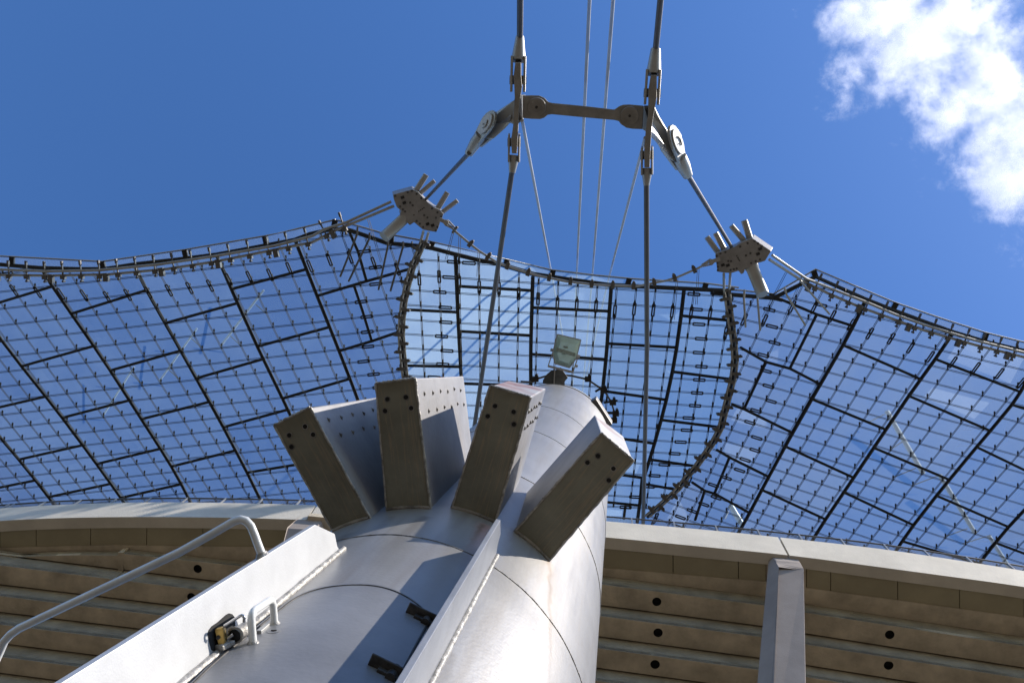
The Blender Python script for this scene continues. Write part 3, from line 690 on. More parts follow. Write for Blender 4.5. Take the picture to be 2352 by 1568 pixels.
# catenary between the hubs
cat = thing('edge_cable', RP((1300,640)), 'thin sagging edge cable across the middle bay between the two hubs', 'cable')
cpts = [PD(*z5(1150,985), 33)]+[RP(p, -.5) for p in cv(z2, [(1720,265),(1850,375),(1915,425),(2070,525)])+cv(z3, [(720,290),(850,330),(1000,360),(1150,378),(1370,385),(1525,355),(1580,338),(1690,290)])]+[PD(*z6(680,850), 33)]
b = MB(); b.tube(cpts, .045, 8); b.build('cable', M['galv'], cat)
for i, (p, d) in enumerate(resample(cpts, .8)):
    if i in (0,): continue
    x = d.cross(Vector((0,0,1))).normalized()
    b = MB(); b.box(p, d*.07, x*.12, Vector((0,0,.09))); b.disc(p+x*.14-Vector((0,0,.1)), (0,0,1), .05, .2, 8); b.build('clamp', M['clampm'], cat)
for a, c in ((1,(1055,640)),(2,(1082,655)),(11,None)): pass
b = MB()
for (a, c) in ((z2(1700,265),z2(1640,500)),(z2(1755,300),z2(1745,600)),(z2(1915,425),z2(1905,640)),(z3(1690,295),z3(1680,480)),(z3(1580,345),z3(1560,560)),(z2(990,165),z2(1100,520)),(z4(460,160),z4(350,370)),(z4(530,195),z4(450,380))):
    for s in (-2, 2): b.tube([RP((a[0]+s, a[1]), -.4), RP((c[0]+s, c[1]), -.2)], .012, 3, False, False)
b.build('hanger_wire', M['netwire'], cat, kind='stuff')
# black strut bars below the roof near the hubs
for i, (seg, lab) in enumerate(((cv(z2, [(900,225),(895,290),(755,640)]), 'first of four thin rods hanging left of the left seam'), (cv(z2, [(1000,275),(1000,320),(825,680)]), 'second of four thin rods left of the left seam'), (cv(z2, [(1155,345),(1150,400),(1075,750)]), 'third of four thin rods left of the left seam'), (cv(z2, [(1280,350),(1280,390),(1175,760)]), 'rod nearest the left seam, of the four under the left bay'),
        (cv(z4, [(265,242),(262,280),(270,415)]), 'rod nearest the right seam, under the right bay'), (cv(z4, [(325,280),(338,430)]), 'second thin rod right of the right seam'), (cv(z4, [(450,230),(460,265),(548,408)]), 'third thin rod right of the right seam, bent at its top'), (cv(z4, [(525,200),(540,220),(660,355)]), 'rod farthest from the right seam, at the roof peak'))):
    b = MB(); b.tube([RP(p, -.7) for p in seg], .042, 6); o = b.build('lightning_rod', M['galv'] if i > 3 else M['rope']); tag(o, lab, 'rod', 'rods under the roof near the hubs')
# ring cable (roof eye) around the mast head
eye = [zL(-60,960),zL(100,970),zL(160,925),zL(290,885),zL(450,865),zL(650,880),zL(870,930),zL(1050,1050),zL(1120,1110),zL(1205,1250),zL(1250,1400),zL(1215,1500),zL(1150,1530),zL(900,1560)]
t = thing('ring_cable', RP(zL(1100,1100)), 'dark ring cable with clamps around the roof eye beside the mast head', 'cable')
eq = [RP(p, -.5) for p in eye]; b = MB(); b.tube(eq, .04, 6); b.build('cable', M['rope'], t)
for (x, y) in ((145,925),(880,925),(1095,1085),(1225,1250),(1265,1405),(1240,1500)):
    p = RP(zL(x, y), -.5); b = MB(); b.box(p, Vector((.13,0,0)), Vector((0,.1,0)), Vector((0,0,.1))); b.disc(p+Vector((.05,-.14,-.1)), (0,0,1), .06, .25, 8); b.build('clamp', M['clip'], t)
for a, c in (((980,1100),(1120,1020)),((1095,1255),(1290,1225)),((1095,1390),(1250,1395))):
    b = MB(); b.tube([RP(zL(*a), -.5), RP(zL(*c), -.5)], .045, 6); b.build('stub_rod', M['clip'], t)
# bracing poles above the roof, seen through the panes
def rooftop_pole(a, c, arms, w, label, m=None):
    t = thing('roof_pole', RP(c, .5), label, 'pole', 'pale poles standing above the roof panes')
    b = MB(); b.tube([RP(c, .8), RP(a, 2.0)], w, 6); b.build('pole', m or M['rope_light'], t)
    for p, q in arms:
        b = MB(); b.tube([RP(p, 1.4), RP(q, .7)], .025, 4); b.build('stay', M['rope'], t)
rooftop_pole(z1(1345,395), z1(1125,680), [(z1(1305,470),z1(1358,515)),(z1(1170,625),z1(1230,680))], .055, 'pale pole seen through left roof bay, rightmost of three')
rooftop_pole(z1(1005,590), z1(812,860), [(z1(975,640),z1(1030,690)),(z1(860,800),z1(915,850))], .05, 'pale pole seen through left roof bay, middle of three')
rooftop_pole(z1(685,785), z1(525,1035), [(z1(668,820),z1(720,870)),(z1(575,985),z1(622,1025))], .045, 'pale pole seen through left roof bay, leftmost of three')
rooftop_pole(z4(925,805), z4(1095,1095), [(z4(915,820),z4(845,855)),(z4(1010,940),z4(940,985)),(z4(1060,1070),z4(950,1115))], .11, 'bright pole seen through right roof bay, upper one of the pair')
rooftop_pole(z4(1170,1100), z4(1335,1370), [(z4(1165,1105),z4(1045,1150)),(z4(1220,1235),z4(1185,1255)),(z4(1300,1350),z4(1190,1390))], .11, 'bright pole seen through right roof bay, below the first')
rooftop_pole(z4(1400,1385), z4(1500,1540), [(z4(1410,1380),z4(1280,1420))], .1, 'bright pole seen low at the right behind the fence')
rooftop_pole(z4(200,1245), z4(255,1335), [(z4(190,1270),z4(175,1305))], .14, 'short bright pole through roof near the fence right of the mast')
# ---------------------------------------------------------------- hubs
def cylD(b, p, q, r, d1, d2, n=18):
    b.tube([PD(*p, d1), PD(*q, d2)], r, n)
def hub(zf, outline, shift, pegs, big, holes_, marks, d, label, slots):
    t = thing('cable_hub', PD(*zf(800, 800), d), label, 'cable hub', 'cast steel cable hubs under the roof edge')
    k = d/F
    f = [PD(*zf(*p), d) for p in outline]; bk = []
    for p in outline:
        u, v = zf(*p); bk.append(PD(u+shift[0], v+shift[1], d+.75))
    b = MB(); b.prism(f, bk); body = b.build('body', M['hub'], t, bevel=.02)
    for (p, q, w) in pegs:
        b = MB(); b.tube([PD(*zf(*p), d+.35), PD(*zf(*q), d+.25)], w*.16476*k, 16); b.build('anchor_sleeve', M['galv'], t)
    p, q, w = big; b = MB(); P0 = PD(*zf(*p), d+.3); P1 = PD(*zf(*q), d-.3)
    b.tube([P0, P0.lerp(P1, .12), P0.lerp(P1, .13), P1], [w*.17476*k*1.1, w*.17476*k*1.1, w*.17476*k, w*.17476*k], 24); b.build('sleeve', M['galv'], t)
    nrm = ray(*zf(800,800)).normalized()
    for h in holes_:
        c = PD(*zf(*h), d); b = MB(); b.disc(c+nrm*.03, -nrm, .042, .05, 8); b.build('bolt', M['boltm'], body)
    for s in slots:
        c = PD(*zf(*s), d-.015); e = PD(*zf(s[0]+45, s[1]-18), d-.015); b = MB(); b.bar(c, e, .1, .04, nrm); b.build('slot_key', M['clip'], body)
    for j, (x, y) in enumerate(marks):
        c = PD(*zf(x, y), d-.005); e = PD(*zf(x+13, y-14), d-.005); b = MB(); b.bar(c, e, .03, .015, nrm)
        c2 = PD(*zf(x+12, y), d-.005); e2 = PD(*zf(x+2, y-13), d-.005)
        if j % 2: b.bar(c2, e2, .03, .015, nrm)
        b.build('cast_mark', M['clip'], body)
    return t
outL = [(425,625),(560,585),(700,548),(790,600),(870,690),(930,745),(1000,800),(1080,840),(1130,890),(1110,960),(1085,1000),(1065,1075),(1030,1145),(930,1130),(840,1110),(780,1060),(720,1010),(660,1050),(620,1010),(560,960),(520,900),(540,850),(480,800),(440,700)]
hub(z5, outL, (-2,-7.5), [((740,575),(890,345),42),((800,610),(1005,430),33),((1040,830),(1185,590),40),((1110,870),(1325,705),34)], ((640,900),(300,1215),76),
    [(455,640),(630,590),(690,570),(755,612),(820,672),(665,735),(700,772),(565,828),(595,857),(970,815),(1045,870),(1095,930),(860,910),(905,940),(1025,945),(755,990),(800,1027),(1045,1075),(1022,1125),(845,1075),(525,790)],
    [(780,862),(805,845),(828,828),(850,812),(710,912)], 32.8, 'left steel cable hub with four upright sleeves and one long sleeve, beside the left seam', [(535,670),(560,745),(885,1040),(955,1060)])
outR = [(735,770),(745,742),(900,690),(1000,655),(1090,595),(1250,530),(1380,620),(1515,712),(1480,770),(1430,850),(1290,892),(1200,940),(1140,965),(1130,1022),(1095,1035),(1060,988),(960,1020),(860,1015),(765,1000),(750,880)]
hub(z6, outR, (4.5,-8.5), [((780,740),(618,515),40),((860,690),(738,460),40),((1130,560),(958,358),40),((1215,530),(1138,285),46)], ((1230,900),(1400,1318),82),
    [(755,780),(808,745),(878,727),(1083,650),(1187,602),(1285,570),(1332,603),(1385,640),(1226,743),(1164,773),(1360,830),(1300,852),(1237,880),(918,850),(957,852),(765,880),(772,930),(770,980),(995,965),(1035,955),(950,975)],
    [(1030,785),(1045,810),(1055,832),(1068,850)], 32.8, 'right steel cable hub with four upright sleeves and sunlit end, beside the right seam', [(1340,690),(1310,760),(820,915),(890,920)])
# short forks where catenary meets the hubs
for zf, a, m_, c, lab in ((z5, (1070,965), (1170,1010), (1290,1100), 'small fork fitting at the right corner of the left hub'), (z6, (800,820), (680,860), (550,915), 'small fork fitting at the left corner of the right hub')):
    b = MB(); P_ = [PD(*zf(*q), 32.6) for q in (a, m_, c)]
    x = (P_[2]-P_[0]).normalized().cross(Vector((0,0,1))).normalized()
    for s in (-1, 1): b.bar(P_[1]+x*.1*s, P_[2]+x*.03*s, .05, .12)
    b.bar(P_[0], P_[1], .14, .08); b.disc(P_[1]-Vector((0,0,.15)), (0,0,1), .1, .3, 10); o = b.build('fork_fitting', M['galv']); tag(o, lab, 'fitting', 'fork fittings at the hubs')
# ---------------------------------------------------------------- upper nodes, link and cables
DN = 20.0
def cableD(name, pts, w, m, lab, group=None, n=12):
    """pts: (u, v, depth); w: width in pixels of the reference frame at the first point"""
    r = w*pts[0][2]/(2*F); b = MB(); b.tube([PD(*p) for p in pts], r, n); return tag(b.build(name, m), lab, 'cable', group)
def dense(p, q, n=2): return [p, q]
cableD('main_cable', [(z7(552,-250)[0], z7(552,-250)[1], 18.3), (*z7(548,300), DN)], 15.8, M['rope'], 'thick steel cable coming down into the upper left fork socket', 'main cables')
cableD('main_cable', [(z7(1675,-250)[0], z7(1675,-250)[1], 18.3), (*z7(1613,395), DN)], 15.8, M['rope'], 'thick steel cable coming down into the upper right fork socket', 'main cables')
cableD('main_cable', [(*z7(487,1340), DN), (1143,620,22.4), (1048,1260,29)], 12.6, M['rope'], 'thick cable from the left node down past the roof behind the brackets', 'main cables')
cableD('main_cable', [(*z7(1541,1450), DN), (1486,800,23), (1476,1260,28.5)], 12.6, M['rope'], 'thick cable from the right node straight down to the stand edge', 'main cables')
cableD('strut_cable', [(*z7(152,1198), DN+.95), (*z5(880,690), 33.0)], 11, M['rope'], 'dark stay cable between the left node and the left hub', 'stay cables to the hubs')
cableD('strut_cable', [(*z7(1860,1366), DN+1.15), (*z6(960,650), 33.0)], 12.5, M['rope'], 'dark stay cable between the right node and the right hub', 'stay cables to the hubs')
# four thin bright cables running up past the roof
for (u0, v0, u1, v1, u2, v2, lab) in ((1357,-60,1324,640,1315,900,'left of the two long thin cables from the top of the view'), (1413,-60,1360,640,1338,900,'right of the two long thin cables from the top of the view')):
    cableD('thin_cable', [(u0,v0,16),(u1,v1,30+6),(u2,v2,52)], 9.5, M['rope_light'], lab, 'long thin bright cables')
cableD('thin_cable', [(*z7(566,945), DN), (1266,625,36), (1300,812,50)], 7.5, M['rope_light'], 'thin bright cable slanting right from below the left node')
cableD('thin_cable', [(*z7(1530,1080), DN), (1398,640,36), (1345,870,52)], 7.5, M['rope_light'], 'thin bright cable slanting left from below the right node')

def node(top0, top1, forkend, plate, bot0, bot1, label, flange, disc, sock0, sock1, wtop, wbot, small, dsc_ax):
    d = DN; k = d/F*.29286
    nrm = ray(*z7(*top0)).normalized(); xc = plate[4][0]
    ad = lambda x: d+max(0, abs(x-xc)-20)*(.0042 if xc > 1000 else .0030)
    t = thing('cable_node', PD(*z7(*plate[0][:2]), d), label, 'cable joint', 'cast joints where the main cables meet')
    # centre plate seen edge-on: thin across, deep along the view
    b = MB(); L_ = []; R_ = []
    for (x, y, w) in plate: L_.append(PD(*z7(x-w/2, y), d-.25)); R_.append(PD(*z7(x+w/2, y), d-.25))
    poly = L_+R_[::-1]; b.prism(poly, nrm*.55); b.build('centre_plate', M['link'], t, bevel=.012)
    def socket(a, c, w0, w1, e, m_='galv', gapf=.34):
        # a: rope end, c: shoulder, e: prong end
        A_, C_, E_ = PD(*z7(*a), d), PD(*z7(*c), d), PD(*z7(*e), d)
        b = MB(); b.tube([A_, A_.lerp(C_, .04), C_], [w0*k*.46, w0*k*.5, w1*k*.5], 20); 
        ax = (E_-C_).normalized(); x = ax.cross(nrm).normalized()
        for s in (-1, 1):
            gapf = .43
            lo = C_-ax*.12+x*s*w1*k*gapf; hi = E_+x*s*w1*k*gapf
            b.box((lo+hi)/2, (hi-lo)/2, x*w1*k*.085, nrm*.17)
        b.build('fork_socket', M[m_], t, bevel=.012)
        b = MB(); pc = C_.lerp(E_, .62); b.tube([pc-x*w1*k*.56, pc+x*w1*k*.56], .1, 14); b.build('pin', M['link'], t)
    socket(top0, top1, wtop, 118, forkend)
    socket(bot1, bot0, wbot, 92, small)
    # flange arm: plate facing the viewer
    b = MB(); f = [PD(*z7(*p), ad(p[0])) for p in flange]; b.prism(f, nrm*.14); b.build('arm_plate', M['galv'], t, bevel=.015)
    c = PD(*z7(*disc[:2]), ad(disc[0])-.06)
    # eye fork cheek: tapered spade from disc to socket end
    S0, S1 = PD(*z7(*sock0), ad(sock0[0])-.02), PD(*z7(*sock1), ad(sock1[0])+.05)
    sg = 1 if disc[0] > xc else -1; e1 = PD(*z7(disc[0]+40*sg, disc[1]), ad(disc[0]+40*sg))-PD(*z7(*disc[:2]), ad(disc[0])); e2 = PD(*z7(disc[0], disc[1]+40), ad(disc[0]))-PD(*z7(*disc[:2]), ad(disc[0]))
    nrm0 = nrm; nrm = e1.cross(e2).normalized(); nrm = nrm if nrm.dot(nrm0) > 0 else -nrm
    ax = (S1-c).normalized(); x = ax.cross(nrm).normalized(); R = disc[2]*k*1.12
    for off in (-.12, .16):
        cc_ = c+nrm*off; pts = []
        for j in range(9):
            w = math.pi/2+math.pi*j/8; pts.append(cc_+(ax*math.cos(w)*1.15+x*math.sin(w)*.62)*R)
        pts += [S0+nrm*off*.5-x*R*.36, S0+nrm*off*.5+x*R*.36]
        # order: semi circle behind disc then narrowing to socket
        b = MB(); b.prism(pts, nrm*.07); b.build('cheek_plate', M['galv'], t, bevel=.01)
    b = MB(); b.tube([S0-ax*.25, S0, S1], [R*.42, R*.42, R*.3], 16); b.build('cable_socket', M['galv'], t, bevel=.01)
    pd_ = MB(); cc_ = c-nrm*.12; ring = [cc_+(ax*math.cos(2*math.pi*j/24)*1.0+x*math.sin(2*math.pi*j/24)*.52)*R*.86 for j in range(24)]
    pd_.prism(ring, -nrm*.035); dk = pd_.build('pin_disc', M['plate'], t, bevel=.008)
    b = MB(); arc = [cc_-nrm*.045+(ax*(math.cos(w)*.34)+x*(math.sin(w)*.2))*R for w in [math.radians(a) for a in range(20, 200, 20)]]
    b.tube(arc, .014, 5); 
    for (p, q) in ((.1,-.05),(-.2,.12),(.0,.2)): b.disc(cc_-nrm*.03+ax*R*p+x*R*q, -nrm, .014, .03, 6)
    b.build('disc_mark', M['link'], dk)
node((548,285),(536,480),(531,720),[(535,490,46),(528,600,60),(535,680,62),(530,760,46),(520,860,40),(515,1000,42),(505,1100,52),(505,1205,40)],
     (501,1225),(487,1358),'cast steel joint at the upper left, where cables and the link bar meet',
     [(560,745),(500,790),(350,890),(255,985),(270,1090),(340,1090),(430,1010),(470,965),(520,985),(575,940),(592,745)], (310,980,105), (200,1120), (146,1205), 66, 52, (503,1050), None)
node((1613,383),(1595,585),(1580,820),[(1598,590,48),(1590,690,64),(1588,770,66),(1575,900,44),(1560,1000,46),(1548,1150,50),(1545,1315,42)],
     (1545,1325),(1541,1460),'cast steel joint at the upper right, where cables and the link bar meet',
     [(1520,830),(1600,830),(1640,915),(1700,1015),(1790,1100),(1760,1270),(1690,1230),(1620,1120),(1580,1060),(1500,1010)], (1750,1120,125), (1828,1300), (1865,1378), 78, 48, (1545,1150), None)
# link bar
lk = thing('link_bar', PD(*z7(1050,870), DN), 'brown-grey flat bar with two round eyes linking the two upper joints', 'link bar')
nrm = ray(*z7(1050,870)).normalized()
pts = [(570,750),(640,748),(700,750),(740,768),(770,800),(800,808),(1050,832),(1290,860),(1330,832),(1360,822),(1410,820),(1520,830),(1510,1015),(1430,1012),(1385,1004),(1340,975),(1325,952),(1290,943),(1050,922),(800,898),(765,902),(740,925),(705,936),(640,934),(570,928)]
f = [PD(*z7(*p), DN-.05) for p in pts]; b = MB(); b.prism(f, nrm*.12); b.build('bar', M['link'], lk, bevel=.02)
for (x, y, r) in ((680,842,74),(1408,910,72)):
    c = PD(*z7(x, y), DN-.05); k = DN/F*.29286
    b = MB(); b.disc(c, -nrm, r*k, .05, 28, r*k*.96); e = b.build('eye_boss', M['link'], lk, bevel=.006)
    b = MB(); b.disc(c-nrm*.05, -nrm, r*k*.42, .03, 16); b.build('pin_head', M['link'], e, bevel=.005)
    b = MB(); b.disc(c-nrm*.08, -nrm, r*k*.15, .02, 10); b.build('pin_centre', M['hinge'], e)
# ---------------------------------------------------------------- mast
RM = .8; PTILT = math.radians(-17)
mdir = ray(1424, 731).normalized()
C1 = PD(900, 1680, F*RM/455)
mx_ = (Vector((1,0,0))-mdir*mdir.x).normalized(); my_ = mdir.cross(mx_)
def MP(th, s, r=RM): return C1+mdir*s+(mx_*math.cos(th)+my_*math.sin(th))*r
def mhit(u, v, r=RM):
    d = ray(u, v); o = CAM-C1
    dp = d-mdir*d.dot(mdir); op = o-mdir*o.dot(mdir)
    a = dp.dot(dp); b_ = 2*dp.dot(op); c = op.dot(op)-r*r; D = b_*b_-4*a*c
    t = (-b_-math.sqrt(max(D, 0)))/(2*a); p = CAM+d*t; w = p-C1
    return p, math.atan2(w.dot(my_), w.dot(mx_)), w.dot(mdir)
mast = thing('steel_mast', MP(0, -4.5, 0), 'thick round grey steel mast in the foreground with hatch, side plates and four brackets', 'mast')
def mast_mat():
    m = mat('mast_paint', (.355, .35, .345), .36, .35, .2, 1.6, .05, 60, thr=(.3, .7)); t = m.node_tree; n = t.nodes; l = t.links; b = n['Principled BSDF']
    col = b.inputs['Base Color'].links[0].from_socket
    tc = n.new('ShaderNodeUVMap'); mp = n.new('ShaderNodeMapping'); mp.inputs['Scale'].default_value = (14, .9, 1); l.new(tc.outputs[0], mp.inputs[0])
    nz = n.new('ShaderNodeTexNoise'); nz.inputs['Scale'].default_value = 1; nz.inputs['Detail'].default_value = 7; l.new(mp.outputs[0], nz.inputs[0])
    def mth(op, *a):
        x = n.new('ShaderNodeMath'); x.operation = op
        for i, q in enumerate(a):
            if isinstance(q, (int, float)): x.inputs[i].default_value = q
            else: l.new(q, x.inputs[i])
        return x.outputs[0]
    def mixc(f, c0, c1):
        x = n.new('ShaderNodeMixRGB'); l.new(f, x.inputs[0]); l.new(c0, x.inputs[1]); x.inputs[2].default_value = (*c1, 1); return x.outputs[0]
    rr = n.new('ShaderNodeMapRange'); rr.inputs[1].default_value = .52; rr.inputs[2].default_value = .75; rr.inputs[4].default_value = .8; l.new(nz.outputs[0], rr.inputs[0])
    col = mixc(rr.outputs[0], col, (.22, .205, .19))
    sx = n.new('ShaderNodeSeparateXYZ'); l.new(tc.outputs[0], sx.inputs[0])
    n2 = n.new('ShaderNodeTexNoise'); n2.inputs['Scale'].default_value = 9; n2.inputs['Detail'].default_value = 5; l.new(tc.outputs[0], n2.inputs[0])
    wob = mth('MULTIPLY', mth('SUBTRACT', n2.outputs[0], .5), .05)
    for (px, py, length, width, c, st, ep) in STAINS:
        _, th, s = mhit(px, py); u0 = (th % (2*math.pi))*RM; lean = 0
        if ep: _, t1_, s1_ = mhit(*ep); lean = -((t1_ % (2*math.pi))*RM-u0)/(s-s1_)
        ds = mth('SUBTRACT', s+.02, sx.outputs[1])                      # distance below the start
        du = mth('ABSOLUTE', mth('ADD', mth('ADD', mth('SUBTRACT', sx.outputs[0], u0), wob), mth('MULTIPLY', ds, lean)))
        a = n.new('ShaderNodeMapRange'); a.interpolation_type = 'SMOOTHSTEP'; l.new(du, a.inputs[0]); a.inputs[1].default_value = width; a.inputs[2].default_value = 0; a.inputs[3].default_value = 0; a.inputs[4].default_value = 1
        e = n.new('ShaderNodeMapRange'); l.new(ds, e.inputs[0]); e.inputs[1].default_value = 0; e.inputs[2].default_value = .03
        f = n.new('ShaderNodeMapRange'); l.new(ds, f.inputs[0]); f.inputs[1].default_value = length; f.inputs[2].default_value = 0
        q = mth('MULTIPLY', mth('MULTIPLY', a.outputs[0], e.outputs[0]), mth('MULTIPLY', f.outputs[0], st))
        col = mixc(q, col, c)
    l.new(col, b.inputs['Base Color'])
    rg = n.new('ShaderNodeMapRange'); rg.inputs[3].default_value = .3; rg.inputs[4].default_value = .5; l.new(nz.outputs[0], rg.inputs[0]); l.new(rg.outputs[0], b.inputs['Roughness'])
    return m
STAINS = [(1261,1284,1.3,.02,(.15,.11,.075),.95,(1263,1500)),(1263,1290,1.1,.075,(.30,.25,.20),.55,(1266,1500)),(1118,1205,.7,.06,(.44,.25,.20),.8,(1070,1310)),(1110,1205,.5,.02,(.15,.10,.07),.8,0),(975,1185,.8,.05,(.16,.145,.13),.7,0),(900,1185,.6,.04,(.2,.18,.165),.6,0),(800,1225,.7,.05,(.17,.16,.15),.7,0),(1180,1215,.5,.03,(.2,.18,.16),.7,0),(960,1255,.5,.1,(.26,.25,.24),.6,0),(1040,1500,1.0,.03,(.2,.18,.15),.5,0)]
M['mast'] = mast_mat()
TOP = (PD(1265, 1019, F*RM/138)-C1).dot(mdir)
b = MB(); N = 96; vs = []; prof = [(-4.6,1.0),(-2,1.0),(0,1.0),(2,1.0),(4,1.0),(6,1.0),(TOP-.6,1.0),(TOP-.05,.995),(TOP,.975),(TOP+.02,.9),(TOP+.03,.0)]
for s, r in prof:
    for k in range(N): vs.append(MP(2*math.pi*k/N, s, RM*r))
fs = [(i*N+k, i*N+(k+1) % N, (i+1)*N+(k+1) % N, (i+1)*N+k) for i in range(len(prof)-1) for k in range(N)]
b.add(vs, fs, True); body = b.build('body', M['mast'], mast)
uvl = body.data.uv_layers.new(name='uv')
for p_ in body.data.polygons:
    ths = []
    for li in p_.loop_indices:
        w_ = body.data.vertices[body.data.loops[li].vertex_index].co+mast.location*0
        w_ = (body.matrix_world @ w_)-C1 if False else Vector(body.data.vertices[body.data.loops[li].vertex_index].co)-C1
        ths.append((math.atan2(w_.dot(my_), w_.dot(mx_)) % (2*math.pi), w_.dot(mdir)))
    mxt = max(t_[0] for t_ in ths)
    for li, (a_, s_) in zip(p_.loop_indices, ths):
        if mxt-a_ > math.pi: a_ += 2*math.pi
        uvl.data[li].uv = (a_*RM, s_)
def seamring(s, th0=0, th1=2*math.pi, r=.006, m='rustseam', name='weld_seam'):
    b = MB(); n = 90; b.tube([MP(th0+(th1-th0)*i/n, s+.002*math.sin(i*1.7), RM+.0005) for i in range(n+1)], r, 6, False); b.build(name, M[m], mast)
seamring(0, r=.0035); seamring(1.75, r=.004); seamring(3.6, r=.004, m='steel'); seamring(5.4, r=.004, m='steel')
# vertical seam under bracket four
def surfline(pts, r, m, name, parent=mast, dr=.0005, n=6):
    q = []
    for a, c in zip(pts, pts[1:]):
        for i in range(n): q.append(mhit(a[0]+(c[0]-a[0])*i/n, a[1]+(c[1]-a[1])*i/n, RM+dr)[0])
    q.append(mhit(*pts[-1], RM+dr)[0]); b = MB(); b.tube(q, r, 6, False); return b.build(name, M[m], parent)
# mast top collar and clamps
b = MB()
b.tube([MP(0, TOP+.02, 0), MP(0, TOP+.22, 0)], .74, 64); b.build('collar', M['plate'], mast, bevel=.02)
b = MB()
b.tube([MP(0, TOP+.3, 0), MP(0, TOP+.36, 0)], .78, 64); b.build('lid', M['plate'], mast, bevel=.01)
p0, th0, s0 = mhit(1384, 935)
for th_ in (th0,):
    c = MP(th_, TOP+.05, RM*.99); rad = (MP(th_, 0, 1)-MP(th_, 0, 0)).normalized(); tan = mdir.cross(rad)
    b = MB(); b.box(c, rad*.05, tan*.2, mdir*.2); b.build('clamp_block', M['clampm'], mast, bevel=.01)
# side plates (guards either side of the hatch)
def side_plate(base_px, outer_px, th, name='side_plate', weld=None, m='plate'):
    """base_px: pixels on the mast (top..bottom); outer_px: same count, (u, v, lift) outer edge"""
    B = [mhit(*p, RM-.01)[0] for p in base_px]
    O = []
    for (u, v), bp in zip(outer_px, B):
        # outer edge point on the plane through base parallel to plate normal
        O.append(PP(u, v, bp, pn))
    poly = B+O[::-1]; b = MB(); b.prism(poly, pn*th); return b.build(name, M[m], mast, bevel=.003), B, O
# plate plane: contains the mast axis direction and roughly the radial direction at the plate foot
def plate_plane(base, tilt):
    p, th, s = mhit(*base); rad = (p-(C1+mdir*s)).normalized(); tan = mdir.cross(rad).normalized()
    w = (rad*math.cos(tilt)+tan*math.sin(tilt)); return p, mdir.cross(w).normalized(), w
def add_plate(base_top, base_bot, outs, tilt, th, weldw):
    p, n, w = plate_plane(base_top, tilt)
    B = [mhit(*base_top, RM-.01)[0]]; 
    O = [PP(u, v, p, n) for u, v in outs]
    s_b = mhit(*base_bot)[2]; th_b = mhit(*base_top)[1]
    Bb = MP(th_b, s_b-1.2, RM-.01); last = O[-1]-mdir*1.2
    poly = [MP(th_b, mhit(*base_top)[2], RM-.02)]+O+[last, Bb]
    if n.dot(CAM-p) > 0: n = -n
    b = MB(); b.prism(poly, n*th); o = b.build('side_plate', M['plate'], mast, bevel=.002)
    q = [MP(th_b, mhit(*base_top)[2]-.03*i-(.0), RM+.004+random.uniform(-.0006,.0006)) for i in range(0, 90)]
    q = [x-n*(.006) for x in q]
    b = MB(); b.tube(q, [weldw*random.uniform(.95,1.06) for _ in q], 7); b.build('weld_bead', M['weld'], mast)
    return o, n
plL, nL = add_plate((786,1263), (402,1568), [(775,1254),(769,1225),(724,1204),(430,1387),(140,1568)], 0, .022, .012)
def copy_plate(base_top, tilt, th, weldw):
    pl0, _, w0 = plate_plane((786,1263), 0); s0 = (pl0-C1).dot(mdir)
    outs = [PP(u, v, pl0, plate_plane((786,1263), 0)[1]) for u, v in [(775,1254),(769,1225),(724,1204)]]
    sw = [((o-C1).dot(mdir)-s0, (o-pl0).dot(w0)) for o in outs]
    print('PLATE', sw)
    p, n, w = plate_plane(base_top, tilt); q = lambda a, c: p+mdir*a+w*c
    if n.dot(CAM-p) > 0: n = -n
    poly = [q(0,-.02)]+[q(a, c*PW) for a, c in sw]+[q(-3.2, sw[-1][1]*PW), q(-3.2,-.03)]
    b = MB(); b.prism(poly, n*th); o = b.build('side_plate', M['plate2'], mast, bevel=.002)
    b = MB(); q_ = [q(-.03-.03*i, .004)-n*.006+Vector((random.uniform(-.0005,.0005),)*3) for i in range(95)]; b.tube(q_, [weldw*random.uniform(.9,1.1) for _ in q_], 7); b.build('weld_bead', M['weld'], mast)
    return o, n
PW = 1.32
plR, nR = copy_plate((1141,1272), PTILT, .018, .009)
# hatch door
outl = cv(zB, [(0,1060),(120,930),(260,800),(430,670),(545,575),(650,495),(800,450),(1000,440),(1130,465),(1230,515),(1310,580),(1325,640),(1290,700),(1200,870),(1120,1020)])
for _ in range(2):
    q_ = [outl[0]]
    for (x0, y0), (x1, y1) in zip(outl, outl[1:]): q_ += [(x0*.75+x1*.25, y0*.75+y1*.25), (x0*.25+x1*.75, y0*.25+y1*.75)]
    outl = q_+[outl[-1]]
ts = [mhit(*p)[1:] for p in outl]
smax = max(t_[1] for t_ in ts); it = max(range(len(ts)), key=lambda i: ts[i][1])
def edge_th(side, s):
    seq = ts[:it+1] if side == 0 else ts[it:][::-1]
    for (a0, s0_), (a1, s1_) in zip(seq, seq[1:]):
        if s0_ <= s <= s1_: return a0+(a1-a0)*(s-s0_)/(s1_-s0_+1e-9)
    return seq[0][0] if s < seq[0][1] else seq[-1][0]
b = MB(); NS, NT = 60, 26; vs = []; smin = -2.6
sv = [smax-(smax-smin)*(1-math.cos(math.pi*.5*i/NS))**1.0 for i in range(NS+1)]
for s in sv:
    a0, a1 = edge_th(0, s-1e-6), edge_th(1, s-1e-6)
    for j in range(NT+1): vs.append(MP(a0+(a1-a0)*j/NT, s, RM+.007))
n0 = len(vs)
for s in sv:
    a0, a1 = edge_th(0, s-1e-6), edge_th(1, s-1e-6)
    for j in range(NT+1): vs.append(MP(a0+(a1-a0)*j/NT, s, RM-.02))
fs = []; w = NT+1
